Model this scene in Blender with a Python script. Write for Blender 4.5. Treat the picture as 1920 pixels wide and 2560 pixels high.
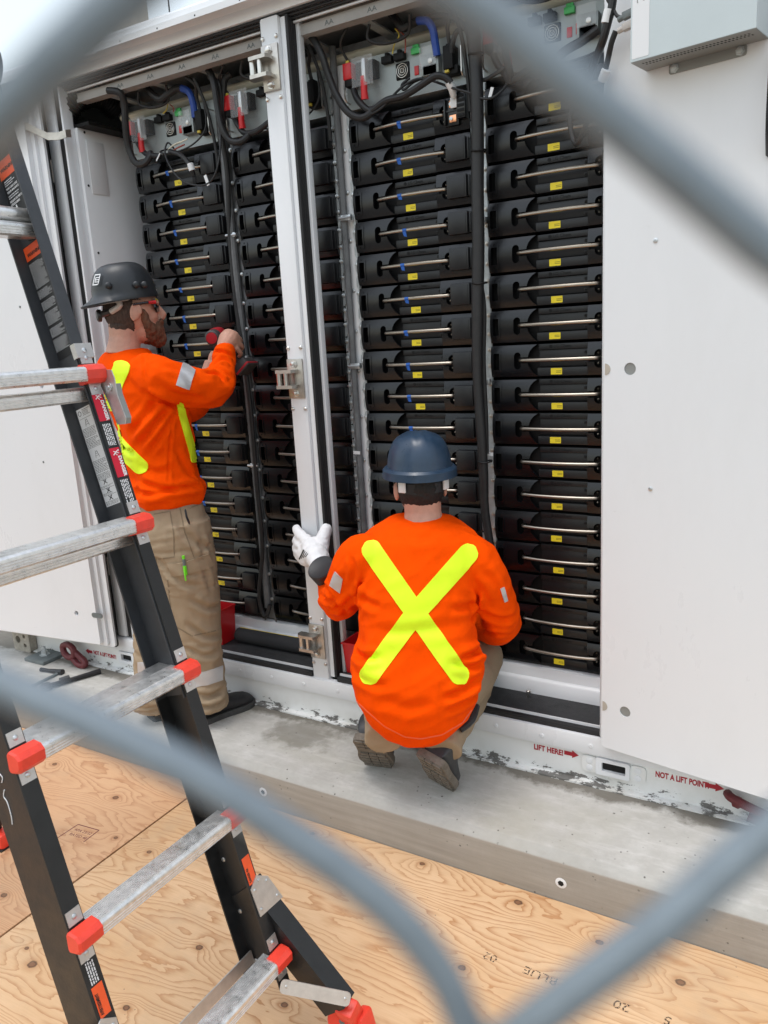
import bpy, bmesh, math, random
from mathutils import Vector as V, Matrix, noise
from mathutils.geometry import tessellate_polygon
from mathutils.bvhtree import BVHTree
random.seed(7)
S = bpy.context.scene
for o in list(bpy.data.objects): bpy.data.objects.remove(o)
COL = S.collection
PI = math.pi
rad = math.radians

# ------------------------------------------------------------------ camera
CAM = V((0.82023, -2.33624, 1.50922))
RT = V((0.86359021, 0.50104401, -0.0562748)); UP = V((-0.06456881, 0.22059751, 0.97322536)); FW = V((-0.50004282, 0.8368343, -0.22285766))
cd = bpy.data.cameras.new('camera'); cam = bpy.data.objects.new('camera', cd); COL.objects.link(cam)
cam.matrix_world = Matrix(((RT.x, UP.x, -FW.x, CAM.x), (RT.y, UP.y, -FW.y, CAM.y), (RT.z, UP.z, -FW.z, CAM.z), (0, 0, 0, 1)))
cd.sensor_fit = 'VERTICAL'; cd.sensor_height = 24.0; cd.sensor_width = 18.0; cd.lens = 18.142
cd.clip_start = 0.005; cd.clip_end = 500
cd.dof.use_dof = True; cd.dof.focus_distance = 2.75; cd.dof.aperture_fstop = 9.0
S.camera = cam

# ------------------------------------------------------------------ sky, sun, exposure
W = bpy.data.worlds.new('World'); S.world = W; W.use_nodes = True
nt = W.node_tree; nt.nodes.clear()
sky = nt.nodes.new('ShaderNodeTexSky'); sky.sky_type = 'NISHITA'; sky.sun_disc = False
SUN_DIR = V((-0.10, -0.24, 0.96)).normalized()       # towards the sun
sky.sun_elevation = math.asin(SUN_DIR.z); sky.sun_rotation = math.atan2(SUN_DIR.x, SUN_DIR.y)
sky.air_density = 2.0; sky.dust_density = 2.0; sky.ozone_density = 1.0
hs = nt.nodes.new('ShaderNodeHueSaturation'); hs.inputs['Saturation'].default_value = 0.5
bg = nt.nodes.new('ShaderNodeBackground'); bg.inputs['Strength'].default_value = 0.15
wo = nt.nodes.new('ShaderNodeOutputWorld')
nt.links.new(sky.outputs[0], hs.inputs['Color']); nt.links.new(hs.outputs[0], bg.inputs['Color']); nt.links.new(bg.outputs[0], wo.inputs['Surface'])
sl = bpy.data.lights.new('sun', 'SUN'); sl.energy = 0.7; sl.angle = rad(25); sl.color = (1.0, 0.99, 0.975)
so = bpy.data.objects.new('sun', sl); COL.objects.link(so); so.rotation_euler = SUN_DIR.to_track_quat('Z', 'Y').to_euler(); so.location = (0, -3, 6)
S.view_settings.view_transform = 'Standard'; S.view_settings.look = 'None'; S.view_settings.gamma = 1.0
S.view_settings.exposure = 0.68
try: S.cycles.use_denoising = True
except Exception: pass

# ------------------------------------------------------------------ materials
MATS = {}
def M(name, col, rough=.5, metal=0., var=0., vs=6., bump=0., bs=60., coat=0., spec=.5, rvar=0., stretch=None, bdist=.002):
    m = bpy.data.materials.new(name); m.use_nodes = True; n = m.node_tree; b = n.nodes['Principled BSDF']
    b.inputs['Base Color'].default_value = (*col, 1); b.inputs['Roughness'].default_value = rough; b.inputs['Metallic'].default_value = metal
    b.inputs['Specular IOR Level'].default_value = spec; b.inputs['Coat Weight'].default_value = coat; b.inputs['Coat Roughness'].default_value = .15
    if var or bump or rvar:
        tc = n.nodes.new('ShaderNodeTexCoord'); mp = n.nodes.new('ShaderNodeMapping'); n.links.new(tc.outputs['Object'], mp.inputs[0])
        if stretch: mp.inputs['Scale'].default_value = stretch
    if var or rvar:
        nz = n.nodes.new('ShaderNodeTexNoise'); nz.inputs['Scale'].default_value = vs; nz.inputs['Detail'].default_value = 8; nz.inputs['Roughness'].default_value = .65
        n.links.new(mp.outputs[0], nz.inputs['Vector'])
    if var:
        mr = n.nodes.new('ShaderNodeMapRange'); mr.inputs[1].default_value = .3; mr.inputs[2].default_value = .7; mr.inputs[3].default_value = 1 - var; mr.inputs[4].default_value = 1 + var
        n.links.new(nz.outputs[0], mr.inputs[0])
        mx = n.nodes.new('ShaderNodeMix'); mx.data_type = 'RGBA'; mx.blend_type = 'MULTIPLY'; mx.inputs[0].default_value = 1
        mx.inputs[6].default_value = (*col, 1); n.links.new(mr.outputs[0], mx.inputs[7]); n.links.new(mx.outputs[2], b.inputs['Base Color'])
    if rvar:
        m2 = n.nodes.new('ShaderNodeMapRange'); m2.inputs[1].default_value = .3; m2.inputs[2].default_value = .7; m2.inputs[3].default_value = max(.02, rough - rvar); m2.inputs[4].default_value = rough + rvar
        n.links.new(nz.outputs[0], m2.inputs[0]); n.links.new(m2.outputs[0], b.inputs['Roughness'])
    if bump:
        n2 = n.nodes.new('ShaderNodeTexNoise'); n2.inputs['Scale'].default_value = bs; n2.inputs['Detail'].default_value = 5
        n.links.new(mp.outputs[0], n2.inputs['Vector'])
        bp = n.nodes.new('ShaderNodeBump'); bp.inputs['Strength'].default_value = bump; bp.inputs['Distance'].default_value = bdist
        n.links.new(n2.outputs[0], bp.inputs['Height']); n.links.new(bp.outputs[0], b.inputs['Normal'])
    MATS[name] = m; return m
M('white', (.74, .745, .75), .34, var=.025, vs=3, rvar=.06)
M('white_door', (.75, .755, .76), .30, var=.02, vs=2, rvar=.05)
M('white_inner', (.76, .77, .78), .4, var=.04, vs=3)
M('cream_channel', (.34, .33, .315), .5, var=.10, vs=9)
M('tread', (.032, .033, .035), .7, bump=.9, bs=420, var=.3, vs=30)
M('seal', (.012, .012, .013), .6, var=.2, vs=30)
M('black_plastic', (.0035, .0038, .005), .27, spec=.55)
M('black_panel', (.0058, .0063, .0078), .40, spec=.5)
M('black_matt', (.0032, .0032, .0035), .6, spec=.3)
M('dark_hole', (.003, .003, .003), .8)
M('black_cable', (.014, .014, .015), .5, var=.25, vs=40, bump=.2, bs=300)
M('blue_cable', (.015, .06, .32), .45, var=.2, vs=40)
M('grey_conduit', (.12, .125, .13), .45, var=.35, vs=18)
M('steel', (.62, .60, .57), .28, 1.0, var=.12, vs=20)
M('rod', (.36, .325, .28), .36, 1.0, var=.10, vs=60)
M('zinc', (.60, .62, .63), .36, .85, var=.16, vs=22)
M('galv', (.50, .53, .54), .45, .6, var=.22, vs=25)
M('bracket', (.50, .47, .43), .36, .9, var=.18, vs=30)
M('alu', (.76, .75, .73), .34, .85, var=.17, vs=60, bump=.15, bs=160, rvar=.1)
M('alu_plate', (.60, .58, .56), .42, .8, var=.12, vs=30)
M('faceplate', (.30, .33, .33), .42, .35, var=.05, vs=12)
M('copper', (.95, .45, .25), .25, 1.0)
M('red_plastic', (.55, .012, .016), .33, var=.08, vs=20)
M('red_boot', (.60, .010, .015), .38)
M('orange_red', (.80, .055, .030), .36, var=.10, vs=40)
M('danger_red', (.62, .008, .035), .45)
M('warn_orange', (.85, .10, .02), .45, var=.08, vs=40)
M('print_red', (.38, .010, .022), .5)
M('print_white', (.80, .80, .80), .5)
M('print_black', (.012, .012, .012), .5)
M('paper', (.74, .75, .76), .5)
M('blue_tape', (.012, .10, .42), .55, var=.2, vs=80)
M('green', (.06, .45, .12), .4)
M('wire_yellow', (.62, .48, .06), .5)
M('wire_red', (.30, .05, .03), .5)
M('cream', (.72, .68, .55), .5)
M('rail_black', (.012, .013, .014), .42, var=.3, vs=25, bump=.15, bs=200, rvar=.1)
M('rail_grey', (.042, .045, .05), .5, var=.15, vs=25, bump=.1, bs=200)
M('label_black', (.014, .014, .015), .5)
M('rubber', (.012, .012, .012), .75, bump=.3, bs=400)
M('box_grey', (.50, .55, .56), .38, .3, var=.03, vs=8)
M('box_dark', (.27, .28, .27), .45, .2, var=.05, vs=8)
M('foam', (.028, .029, .032), .9, bump=.6, bs=500)
M('hi_yellow', (.80, .62, .02), .5)
M('shackle', (.13, .020, .024), .55, var=.3, vs=40)
M('casting', (.36, .33, .28), .7, var=.3, vs=30, bump=.4, bs=120)
M('plate_grey', (.13, .15, .15), .6, var=.2, vs=20)
M('tool_black', (.015, .015, .017), .4)
M('fence_wire', (.215, .25, .275), .42, .35, var=.12, vs=400)
M('post_beige', (.42, .38, .32), .6, var=.12, vs=8)
M('orange_cloth', (.90, .074, .0), .9, var=.06, vs=30, bump=.35, bs=900, spec=.06)
M('lime', (.72, .95, .018), .55, var=.05, vs=12, spec=.3)
M('reflect', (.52, .52, .53), .38, .3, var=.06, vs=30)
M('khaki', (.335, .255, .17), .85, var=.05, vs=24, bump=.4, bs=1100, spec=.2)
M('khaki_dark', (.22, .165, .105), .85, bump=.4, bs=1100)
M('skin', (.53, .285, .205), .55, var=.14, vs=28, bump=.3, bs=240)
M('beard', (.135, .060, .032), .8, var=.45, vs=160, bump=1., bs=400, stretch=(1, 1, .35))
M('hair_brown', (.055, .034, .025), .8, var=.5, vs=180, bump=.9, bs=450, stretch=(1, 1, .3))
M('hair_black', (.008, .007, .007), .7, var=.4, vs=200, bump=.9, bs=450, stretch=(1, 1, .3))
M('hat_grey', (.018, .0205, .024), .42, var=.10, vs=30, bump=.06, bs=200, rvar=.08)
M('hat_blue', (.018, .040, .075), .36, var=.14, vs=22, bump=.08, bs=150, rvar=.1)
M('strap_grey', (.46, .43, .40), .6)
M('glass_dark', (.010, .010, .012), .12)
M('glove', (.76, .76, .77), .72, var=.05, vs=40, bump=.35, bs=260)
M('cuff', (.018, .018, .02), .5)
M('shoe_black', (.014, .014, .016), .6, var=.3, vs=60, bump=.35, bs=500)
M('leather_grey', (.035, .037, .04), .5, var=.3, vs=40, bump=.2, bs=200)
M('sole', (.155, .135, .11), .85, var=.3, vs=50, bump=.5, bs=200)
M('sole_dark', (.05, .05, .05), .8, var=.3, vs=50)
M('maroon', (.12, .012, .02), .6)
M('pen_green', (.16, .70, .02), .4)
M('drill_red', (.42, .012, .022), .4)
M('drill_grey', (.055, .05, .05), .55, var=.2, vs=60)
def ink_mat():
    m = bpy.data.materials.new('stamp_ink'); m.use_nodes = True; n = m.node_tree; b = n.nodes['Principled BSDF']; out = n.nodes['Material Output']
    b.inputs['Base Color'].default_value = (.035, .022, .016, 1); b.inputs['Roughness'].default_value = .8
    tc = n.nodes.new('ShaderNodeTexCoord'); nz = n.nodes.new('ShaderNodeTexNoise'); nz.inputs['Scale'].default_value = 260; n.links.new(tc.outputs['Object'], nz.inputs['Vector'])
    mr = n.nodes.new('ShaderNodeMapRange'); mr.inputs[1].default_value = .46; mr.inputs[2].default_value = .54; n.links.new(nz.outputs[0], mr.inputs[0])
    tr = n.nodes.new('ShaderNodeBsdfTransparent'); mx = n.nodes.new('ShaderNodeMixShader'); n.links.new(mr.outputs[0], mx.inputs[0]); n.links.new(tr.outputs[0], mx.inputs[1]); n.links.new(b.outputs[0], mx.inputs[2]); n.links.new(mx.outputs[0], out.inputs[0]); MATS['stamp_ink'] = m
ink_mat()
def glass_mat():
    m = bpy.data.materials.new('clear_plastic'); m.use_nodes = True; n = m.node_tree; b = n.nodes['Principled BSDF']
    out = n.nodes['Material Output']; tr = n.nodes.new('ShaderNodeBsdfTransparent'); mx = n.nodes.new('ShaderNodeMixShader'); mx.inputs[0].default_value = .12
    b.inputs['Base Color'].default_value = (.8, .82, .84, 1); b.inputs['Roughness'].default_value = .08
    n.links.new(tr.outputs[0], mx.inputs[1]); n.links.new(b.outputs[0], mx.inputs[2]); n.links.new(mx.outputs[0], out.inputs[0]); MATS['clear_plastic'] = m
glass_mat()

# node helper for the richer surfaces
class NG:
    def __init__(s, name, rough=.8):
        s.m = bpy.data.materials.new(name); s.m.use_nodes = True; s.t = s.m.node_tree; s.b = s.t.nodes['Principled BSDF']; s.b.inputs['Roughness'].default_value = rough
        MATS[name] = s.m; s.tc = s.t.nodes.new('ShaderNodeTexCoord'); s.o = s.tc.outputs['Object']
    def lk(s, a, b): s.t.links.new(a, b)
    def mapping(s, scale=(1, 1, 1), loc=(0, 0, 0), src=None):
        q = s.t.nodes.new('ShaderNodeMapping'); q.inputs['Scale'].default_value = scale; q.inputs['Location'].default_value = loc; s.lk(src or s.o, q.inputs[0]); return q.outputs[0]
    def noise(s, sc, vec=None, det=6, rough=.6, dist=0.):
        q = s.t.nodes.new('ShaderNodeTexNoise'); q.inputs['Scale'].default_value = sc; q.inputs['Detail'].default_value = det; q.inputs['Roughness'].default_value = rough; q.inputs['Distortion'].default_value = dist
        s.lk(vec or s.o, q.inputs['Vector']); return q.outputs[0]
    def voro(s, sc, vec=None, feat='F1'):
        q = s.t.nodes.new('ShaderNodeTexVoronoi'); q.feature = feat; q.inputs['Scale'].default_value = sc; s.lk(vec or s.o, q.inputs['Vector']); return q.outputs['Distance']
    def math(s, op, a, b=None, c=None):
        q = s.t.nodes.new('ShaderNodeMath'); q.operation = op
        for i, x in enumerate((a, b, c)):
            if x is None: continue
            if isinstance(x, (int, float)): q.inputs[i].default_value = x
            else: s.lk(x, q.inputs[i])
        return q.outputs[0]
    def rng(s, x, a, b, c=0., d=1.):
        q = s.t.nodes.new('ShaderNodeMapRange'); s.lk(x, q.inputs[0])
        for i, k in enumerate((a, b, c, d)): q.inputs[i + 1].default_value = k
        return q.outputs[0]
    def mix(s, f, a, b, mode='MIX'):
        q = s.t.nodes.new('ShaderNodeMix'); q.data_type = 'RGBA'; q.blend_type = mode
        for i, x in ((0, f), (6, a), (7, b)):
            if isinstance(x, (int, float)): q.inputs[i].default_value = x
            elif isinstance(x, tuple): q.inputs[i].default_value = (*x, 1)
            else: s.lk(x, q.inputs[i])
        return q.outputs[2]
    def sep(s, vec=None):
        q = s.t.nodes.new('ShaderNodeSeparateXYZ'); s.lk(vec or s.o, q.inputs[0]); return q.outputs
    def color(s, c): s.lk(c, s.b.inputs['Base Color'])
    def bump(s, h, st=.4, d=.003):
        q = s.t.nodes.new('ShaderNodeBump'); q.inputs['Strength'].default_value = st; q.inputs['Distance'].default_value = d; s.lk(h, q.inputs['Height']); s.lk(q.outputs[0], s.b.inputs['Normal'])

# ------------------------------------------------------------------ mesh helpers
class MB:
    def __init__(s): s.v = []; s.f = []
    def add(s, vs, fs):
        k = len(s.v); s.v += [tuple(p) for p in vs]; s.f += [tuple(i + k for i in f) for f in fs]; return s
    def box(s, c, d, rot=None, b=0.):
        x, y, z = d[0] / 2, d[1] / 2, d[2] / 2; c = V(c)
        b = min(b, x * .9, y * .9, z * .9)
        if b <= 0:
            vs = [V((i * x, j * y, k * z)) for i in (-1, 1) for j in (-1, 1) for k in (-1, 1)]
            fs = [(0, 1, 3, 2), (4, 6, 7, 5), (0, 4, 5, 1), (2, 3, 7, 6), (0, 2, 6, 4), (1, 5, 7, 3)]
        else:
            bm = bmesh.new(); bmesh.ops.create_cube(bm, size=1)
            for q in bm.verts: q.co = V((q.co.x * 2 * x, q.co.y * 2 * y, q.co.z * 2 * z))
            bmesh.ops.bevel(bm, geom=list(bm.edges), offset=b, segments=2, profile=.5, affect='EDGES'); bm.verts.index_update()
            vs = [q.co.copy() for q in bm.verts]; fs = [tuple(q.index for q in f.verts) for f in bm.faces]; bm.free()
        if rot is not None: vs = [rot @ p for p in vs]
        return s.add([p + c for p in vs], fs)
    def span(s, a, b, bev=0.): # box from corner a to corner b
        a, b = V(a), V(b); d = b - a
        return s.box((a + b) / 2, (abs(d.x), abs(d.y), abs(d.z)), None, bev)
    def tube(s, pts, r, n=8, sub=0, cap=True, flat=None):
        pts = [V(p) for p in pts]; rs = list(r) if isinstance(r, (list, tuple)) else [r] * len(pts)
        if sub: pts, rs = spline(pts, rs, sub)
        rings = []; t0 = (pts[1] - pts[0]).normalized(); a = t0.orthogonal().normalized()
        for i, p in enumerate(pts):
            t = (pts[min(i + 1, len(pts) - 1)] - pts[max(i - 1, 0)])
            t = t.normalized() if t.length > 1e-9 else t0
            a = a - t * a.dot(t); a = a.normalized() if a.length > 1e-6 else t.orthogonal().normalized(); bb = t.cross(a)
            rings.append([p + (a * math.cos(2 * PI * k / n) + bb * math.sin(2 * PI * k / n)) * rs[i] for k in range(n)])
        return s.rings(rings, cap)
    def rings(s, rings, cap=True):
        n = len(rings[0]); vs = [p for r in rings for p in r]; fs = []
        for i in range(len(rings) - 1):
            for k in range(n): fs.append((i * n + k, i * n + (k + 1) % n, (i + 1) * n + (k + 1) % n, (i + 1) * n + k))
        if cap: fs.append(tuple(range(n - 1, -1, -1))); fs.append(tuple((len(rings) - 1) * n + k for k in range(n)))
        return s.add(vs, fs)
    def cyl(s, a, b, r, n=12, r2=None): return s.tube([a, b], [r, r if r2 is None else r2], n)
    def lathe(s, o, axis, prof, n=20): # prof: list of (distance along axis, radius)
        o = V(o); ax = V(axis).normalized(); a = ax.orthogonal().normalized(); b = ax.cross(a)
        return s.rings([[o + ax * h + (a * math.cos(2 * PI * k / n) + b * math.sin(2 * PI * k / n)) * max(r, 1e-5) for k in range(n)] for h, r in prof])
    def ell(s, c, r, rot=None, nu=16, nv=10):
        c = V(c); rings = []
        for j in range(nv + 1):
            th = PI * (j + .02 if j == 0 else (j - .02 if j == nv else j)) / nv
            ring = []
            for k in range(nu):
                ph = 2 * PI * k / nu; p = V((r[0] * math.sin(th) * math.cos(ph), r[1] * math.sin(th) * math.sin(ph), r[2] * math.cos(th)))
                ring.append(c + (rot @ p if rot is not None else p))
            rings.append(ring)
        return s.rings(rings)
    def plate(s, outer, holes, depth, fr, cuts=(), bulge=None):
        # outline (a,b) pairs, extruded by depth along local -c ; fr maps (a,b,c)->world
        loops = [outer] + list(holes); flat = [p for l in loops for p in l]
        tri = tessellate_polygon([[V((p[0], p[1], 0)) for p in l] for l in loops])
        bm = bmesh.new(); vs = [bm.verts.new((p[0], p[1], 0)) for p in flat]
        for t in tri:
            try: bm.faces.new([vs[i] for i in t])
            except ValueError: pass
        for q in cuts: bmesh.ops.bisect_plane(bm, geom=list(bm.verts) + list(bm.edges) + list(bm.faces), plane_co=(0, q, 0), plane_no=(0, 1, 0))
        bmesh.ops.recalc_face_normals(bm, faces=list(bm.faces))
        if bm.faces and sum(f.normal.z for f in bm.faces) < 0: bmesh.ops.reverse_faces(bm, faces=list(bm.faces))
        r = bmesh.ops.extrude_face_region(bm, geom=list(bm.faces))
        ext = [g for g in r['geom'] if isinstance(g, bmesh.types.BMVert)]
        for q in ext: q.co.z = depth
        bmesh.ops.recalc_face_normals(bm, faces=list(bm.faces))
        bm.verts.index_update()
        out = []
        for q in bm.verts:
            c = q.co; z = c.z + (bulge(c.x, c.y) if bulge else 0); out.append(fr(c.x, c.y, z))
        fs = [tuple(w.index for w in f.verts) for f in bm.faces]; bm.free()
        return s.add(out, fs)
    def mesh(s, name, mat, smooth=35):
        me = bpy.data.meshes.new(name); me.from_pydata(s.v, [], s.f); me.validate()
        bm = bmesh.new(); bm.from_mesh(me); bmesh.ops.recalc_face_normals(bm, faces=list(bm.faces)); bm.to_mesh(me); bm.free()
        if mat: me.materials.append(MATS[mat])
        if smooth:
            me.shade_smooth(); me.set_sharp_from_angle(angle=rad(smooth))
        return me
    def obj(s, name, mat, parent=None, smooth=35):
        o = bpy.data.objects.new(name, s.mesh(name, mat, smooth)); COL.objects.link(o)
        if parent is not None: o.parent = parent; o.matrix_parent_inverse = parent.matrix_basis.inverted()
        return o
def spline(pts, rs, sub):
    P, Q = [], []; n = len(pts)
    for i in range(n - 1):
        p0, p1, p2, p3 = pts[max(i - 1, 0)], pts[i], pts[i + 1], pts[min(i + 2, n - 1)]
        for k in range(sub):
            t = k / sub; t2, t3 = t * t, t ** 3
            P.append(.5 * ((2 * p1) + (p2 - p0) * t + (2 * p0 - 5 * p1 + 4 * p2 - p3) * t2 + (3 * p1 - p0 - 3 * p2 + p3) * t3)); Q.append(rs[i] * (1 - t) + rs[i + 1] * t)
    P.append(pts[-1]); Q.append(rs[-1]); return P, Q
def link(name, me, parent=None, loc=None):
    o = bpy.data.objects.new(name, me); COL.objects.link(o)
    if parent is not None: o.parent = parent
    if loc is not None: o.location = loc
    return o
def tag(o, label=None, cat=None, group=None, kind=None):
    if label: o['label'] = label
    if cat: o['category'] = cat
    if group: o['group'] = group
    if kind: o['kind'] = kind
    return o
def thing(name, loc, label, cat, group=None):
    o = bpy.data.objects.new(name, None); COL.objects.link(o); o.location = loc; o.empty_display_size = .05
    return tag(o, label, cat, group)
def text_mesh(t, size, mat, ext=.0004, bold=0., align='LEFT', spacing=1.):
    c = bpy.data.curves.new('lettering', 'FONT'); c.body = t; c.size = size; c.extrude = ext; c.offset = bold; c.align_x = align; c.resolution_u = 3; c.space_character = spacing
    o = bpy.data.objects.new('lettering', c); me = bpy.data.meshes.new_from_object(o); bpy.data.objects.remove(o); bpy.data.curves.remove(c)
    me.materials.clear(); me.materials.append(MATS[mat]); return me
def text(name, t, size, mat, o, right, up, parent=None, ext=.0004, bold=0., align='LEFT', sx=1., spacing=1.):
    me = text_mesh(t, size, mat, ext, bold, align, spacing); r = V(right).normalized(); n = r.cross(V(up)).normalized(); u = n.cross(r); o = V(o)
    for q in me.vertices: q.co = o + r * q.co.x * sx + u * q.co.y + n * (q.co.z + ext)
    ob = bpy.data.objects.new(name, me); COL.objects.link(ob)
    if parent is not None: ob.parent = parent; ob.matrix_parent_inverse = parent.matrix_basis.inverted()
    return ob
def frame(o, a, b):
    o, a, b = V(o), V(a).normalized(), V(b); c = a.cross(b).normalized(); b = c.cross(a)
    return lambda x, y, z: o + a * x + b * y + c * z
def arc(cx, cy, r, a0, a1, n): return [(cx + r * math.cos(rad(a0 + (a1 - a0) * i / n)), cy + r * math.sin(rad(a0 + (a1 - a0) * i / n))) for i in range(n + 1)]
def rrect(x0, y0, x1, y1, r, n=3): return arc(x1 - r, y0 + r, r, -90, 0, n) + arc(x1 - r, y1 - r, r, 0, 90, n) + arc(x0 + r, y1 - r, r, 90, 180, n) + arc(x0 + r, y0 + r, r, 180, 270, n)
def cable(name, pts, r, mat, label, group=None, n=10, sub=6):
    o = MB().tube(pts, r, n, sub).obj(name, mat); return tag(o, label, 'cable', group)

# ================================================================== the setting
g = NG('gravel', .95); c1 = g.noise(40, det=8); g.color(g.mix(c1, (.10, .095, .085), (.30, .285, .26))); g.bump(g.voro(60), .8, .01)
tag(MB().add([(-60, -60, -.19), (60, -60, -.19), (60, 60, -.19), (-60, 60, -.19)], [(0, 1, 2, 3)]).obj('ground', 'gravel', smooth=0), kind='structure')

# concrete pad ------------------------------------------------------
g = NG('concrete', .88)
big = g.noise(2.2, det=8, rough=.65); mid = g.noise(14, det=8, rough=.7); fine = g.noise(160, det=4)
col = g.mix(g.rng(big, .32, .68), (.36, .344, .312), (.465, .448, .412))
col = g.mix(g.rng(mid, .45, .72, 0, .5), col, (.58, .565, .535))
gx = g.sep()
trow = g.noise(3.0, g.mapping((2.2, 9, 1)), det=6, rough=.7)
col = g.mix(g.rng(trow, .50, .66, 0, .45), col, (.60, .585, .555))
col = g.mix(g.rng(g.noise(1.3, g.mapping((1, 1.6, 1), (4, 1, 0)), det=6), .52, .66, 0, .55), col, (.36, .34, .27))
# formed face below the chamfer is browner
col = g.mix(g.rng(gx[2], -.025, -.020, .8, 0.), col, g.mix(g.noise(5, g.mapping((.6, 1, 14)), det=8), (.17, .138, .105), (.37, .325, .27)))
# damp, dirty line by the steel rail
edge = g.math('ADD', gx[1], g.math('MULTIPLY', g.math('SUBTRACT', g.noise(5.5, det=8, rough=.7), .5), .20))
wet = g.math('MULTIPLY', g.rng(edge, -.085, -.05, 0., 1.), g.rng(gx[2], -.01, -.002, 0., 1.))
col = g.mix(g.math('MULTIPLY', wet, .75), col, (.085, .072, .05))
st = g.mapping((1, 1.5, 1), (.93, .22, 0)); ln = g.t.nodes.new('ShaderNodeVectorMath'); ln.operation = 'LENGTH'; g.lk(st, ln.inputs[0])
stain = g.math('ADD', ln.outputs['Value'], g.math('MULTIPLY', g.math('SUBTRACT', g.noise(16, det=8), .5), .30))
col = g.mix(g.math('MULTIPLY', g.rng(stain, .10, .19, .55, 0.), g.rng(gx[2], -.01, -.002, 0., 1.)), col, (.10, .088, .06))
chm_shade = g.math('MULTIPLY', g.rng(gx[2], -.004, -.001, 1, 0), g.rng(gx[2], -.026, -.021, 0, 1)); col = g.mix(g.math('MULTIPLY', chm_shade, .55), col, g.mix(g.noise(30, det=6), (.30, .29, .262), (.43, .42, .385)))  # weaker light on the chamfer put into its colour as a greyer band
pits = g.voro(40); big_pits = g.voro(15)
pm = g.math('MAXIMUM', g.math('MULTIPLY', g.rng(pits, .07, .15, 1, 0), g.rng(g.noise(9), .50, .58)), g.math('MULTIPLY', g.rng(big_pits, .045, .075, 1, 0), g.rng(g.noise(6, g.mapping(loc=(3, 3, 3))), .5, .58)))
col = g.mix(g.math('MULTIPLY', pm, .8), col, (.07, .062, .05))
g.color(col); g.bump(g.math('SUBTRACT', g.math('ADD', g.math('MULTIPLY', fine, .25), mid), pm), .5, .004)
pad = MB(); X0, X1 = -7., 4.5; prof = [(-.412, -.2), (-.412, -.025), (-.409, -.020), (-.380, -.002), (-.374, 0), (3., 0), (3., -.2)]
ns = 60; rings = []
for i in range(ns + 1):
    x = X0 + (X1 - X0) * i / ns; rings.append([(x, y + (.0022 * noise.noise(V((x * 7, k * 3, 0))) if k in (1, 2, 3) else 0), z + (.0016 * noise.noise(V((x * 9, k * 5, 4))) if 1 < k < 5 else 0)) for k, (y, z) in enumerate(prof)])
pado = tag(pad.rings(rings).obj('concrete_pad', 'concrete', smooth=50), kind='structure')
for p in ((-0.913,-0.412,-0.095), (0.202,-0.412,-0.089)):
    p = V(p); ring = MB().lathe(p + V((0, .006, 0)), (0, -1, 0), [(0, .017), (.007, .0165), (.0078, .014), (.0078, .0095), (-.001, .009)], 6).lathe(p + V((0, .006, 0)), (0, -1, 0), [(0, .0175), (.0066, .017), (.0072, .0145)], 20)
    o = ring.obj('form_tie_plug', 'paper', pado); MB().lathe(p, (0, -1, 0), [(-.002, .0093), (.0021, .0093)], 6).obj('socket', 'dark_hole', o)

# plywood sheets ----------------------------------------------------
def plywood(name, c_lo, c_hi, c_line, seed, knots):
    g = NG(name, .62)
    mp = g.mapping((1, 1, 1), (seed * 3.1, seed * 1.7, 0))
    n1 = g.noise(1.0, g.mapping((.9, 5.0, 1), src=mp), det=2, rough=.45, dist=.35)
    n2 = g.noise(1.0, g.mapping((7, 26, 1), src=mp), det=3, rough=.55)
    h = g.math('ADD', n1, g.math('MULTIPLY', n2, .075))
    kd = None
    for (x, y, r) in knots:
        vm = g.t.nodes.new('ShaderNodeVectorMath'); vm.operation = 'LENGTH'; g.lk(g.mapping((1, 1.25, 0), (-x, -y * 1.25, 0)), vm.inputs[0])
        d = g.math('DIVIDE', vm.outputs['Value'], r)
        h = g.math('ADD', h, g.math('MULTIPLY', g.math('POWER', 2.718, g.math('MULTIPLY', g.math('MULTIPLY', d, d), -.06)), .10))
        kd = d if kd is None else g.math('MINIMUM', kd, d)
    ph = g.math('FRACT', g.math('MULTIPLY', h, 27))
    late = g.rng(ph, .35, .96, 0, 1); late = g.math('MULTIPLY', g.math('POWER', late, 2.2), g.rng(ph, .96, 1., 1, 0))
    tone = g.noise(1.3, g.mapping((1, 2.2, 1), src=mp), det=4)
    col = g.mix(g.rng(tone, .35, .65), c_lo, c_hi)
    col = g.mix(g.math('MULTIPLY', late, g.rng(g.noise(2.2, mp), .3, .7, .40, .95)), col, c_line)
    fib = g.noise(1, g.mapping((14, 420, 1)), det=4); col = g.mix(g.rng(fib, .3, .75, 0, .22), col, c_line)
    nk = g.math('ADD', kd, g.math('MULTIPLY', g.math('SUBTRACT', g.noise(120, det=2), .5), .5))
    col = g.mix(g.rng(nk, 1.0, 2.6, .45, 0), col, c_line)
    col = g.mix(g.rng(nk, .75, 1.05, 1, 0), col, g.mix(g.rng(nk, .45, .9), (.22, .10, .045), (.028, .013, .007)))
    dirt = g.noise(3.2, g.mapping((1, 1, 1), (7, 3, 0), src=mp), det=9, rough=.72); col = g.mix(g.rng(dirt, .52, .74, 0, .30), col, (.33, .26, .19))
    spk = g.math('MULTIPLY', g.rng(g.voro(38, mp), .05, .09, 1, 0), g.rng(g.noise(5, mp), .56, .62)); col = g.mix(g.math('MULTIPLY', spk, .7), col, (.10, .055, .03))
    g.color(col); g.bump(g.math('ADD', late, fib), .12, .001); return g.m
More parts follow.
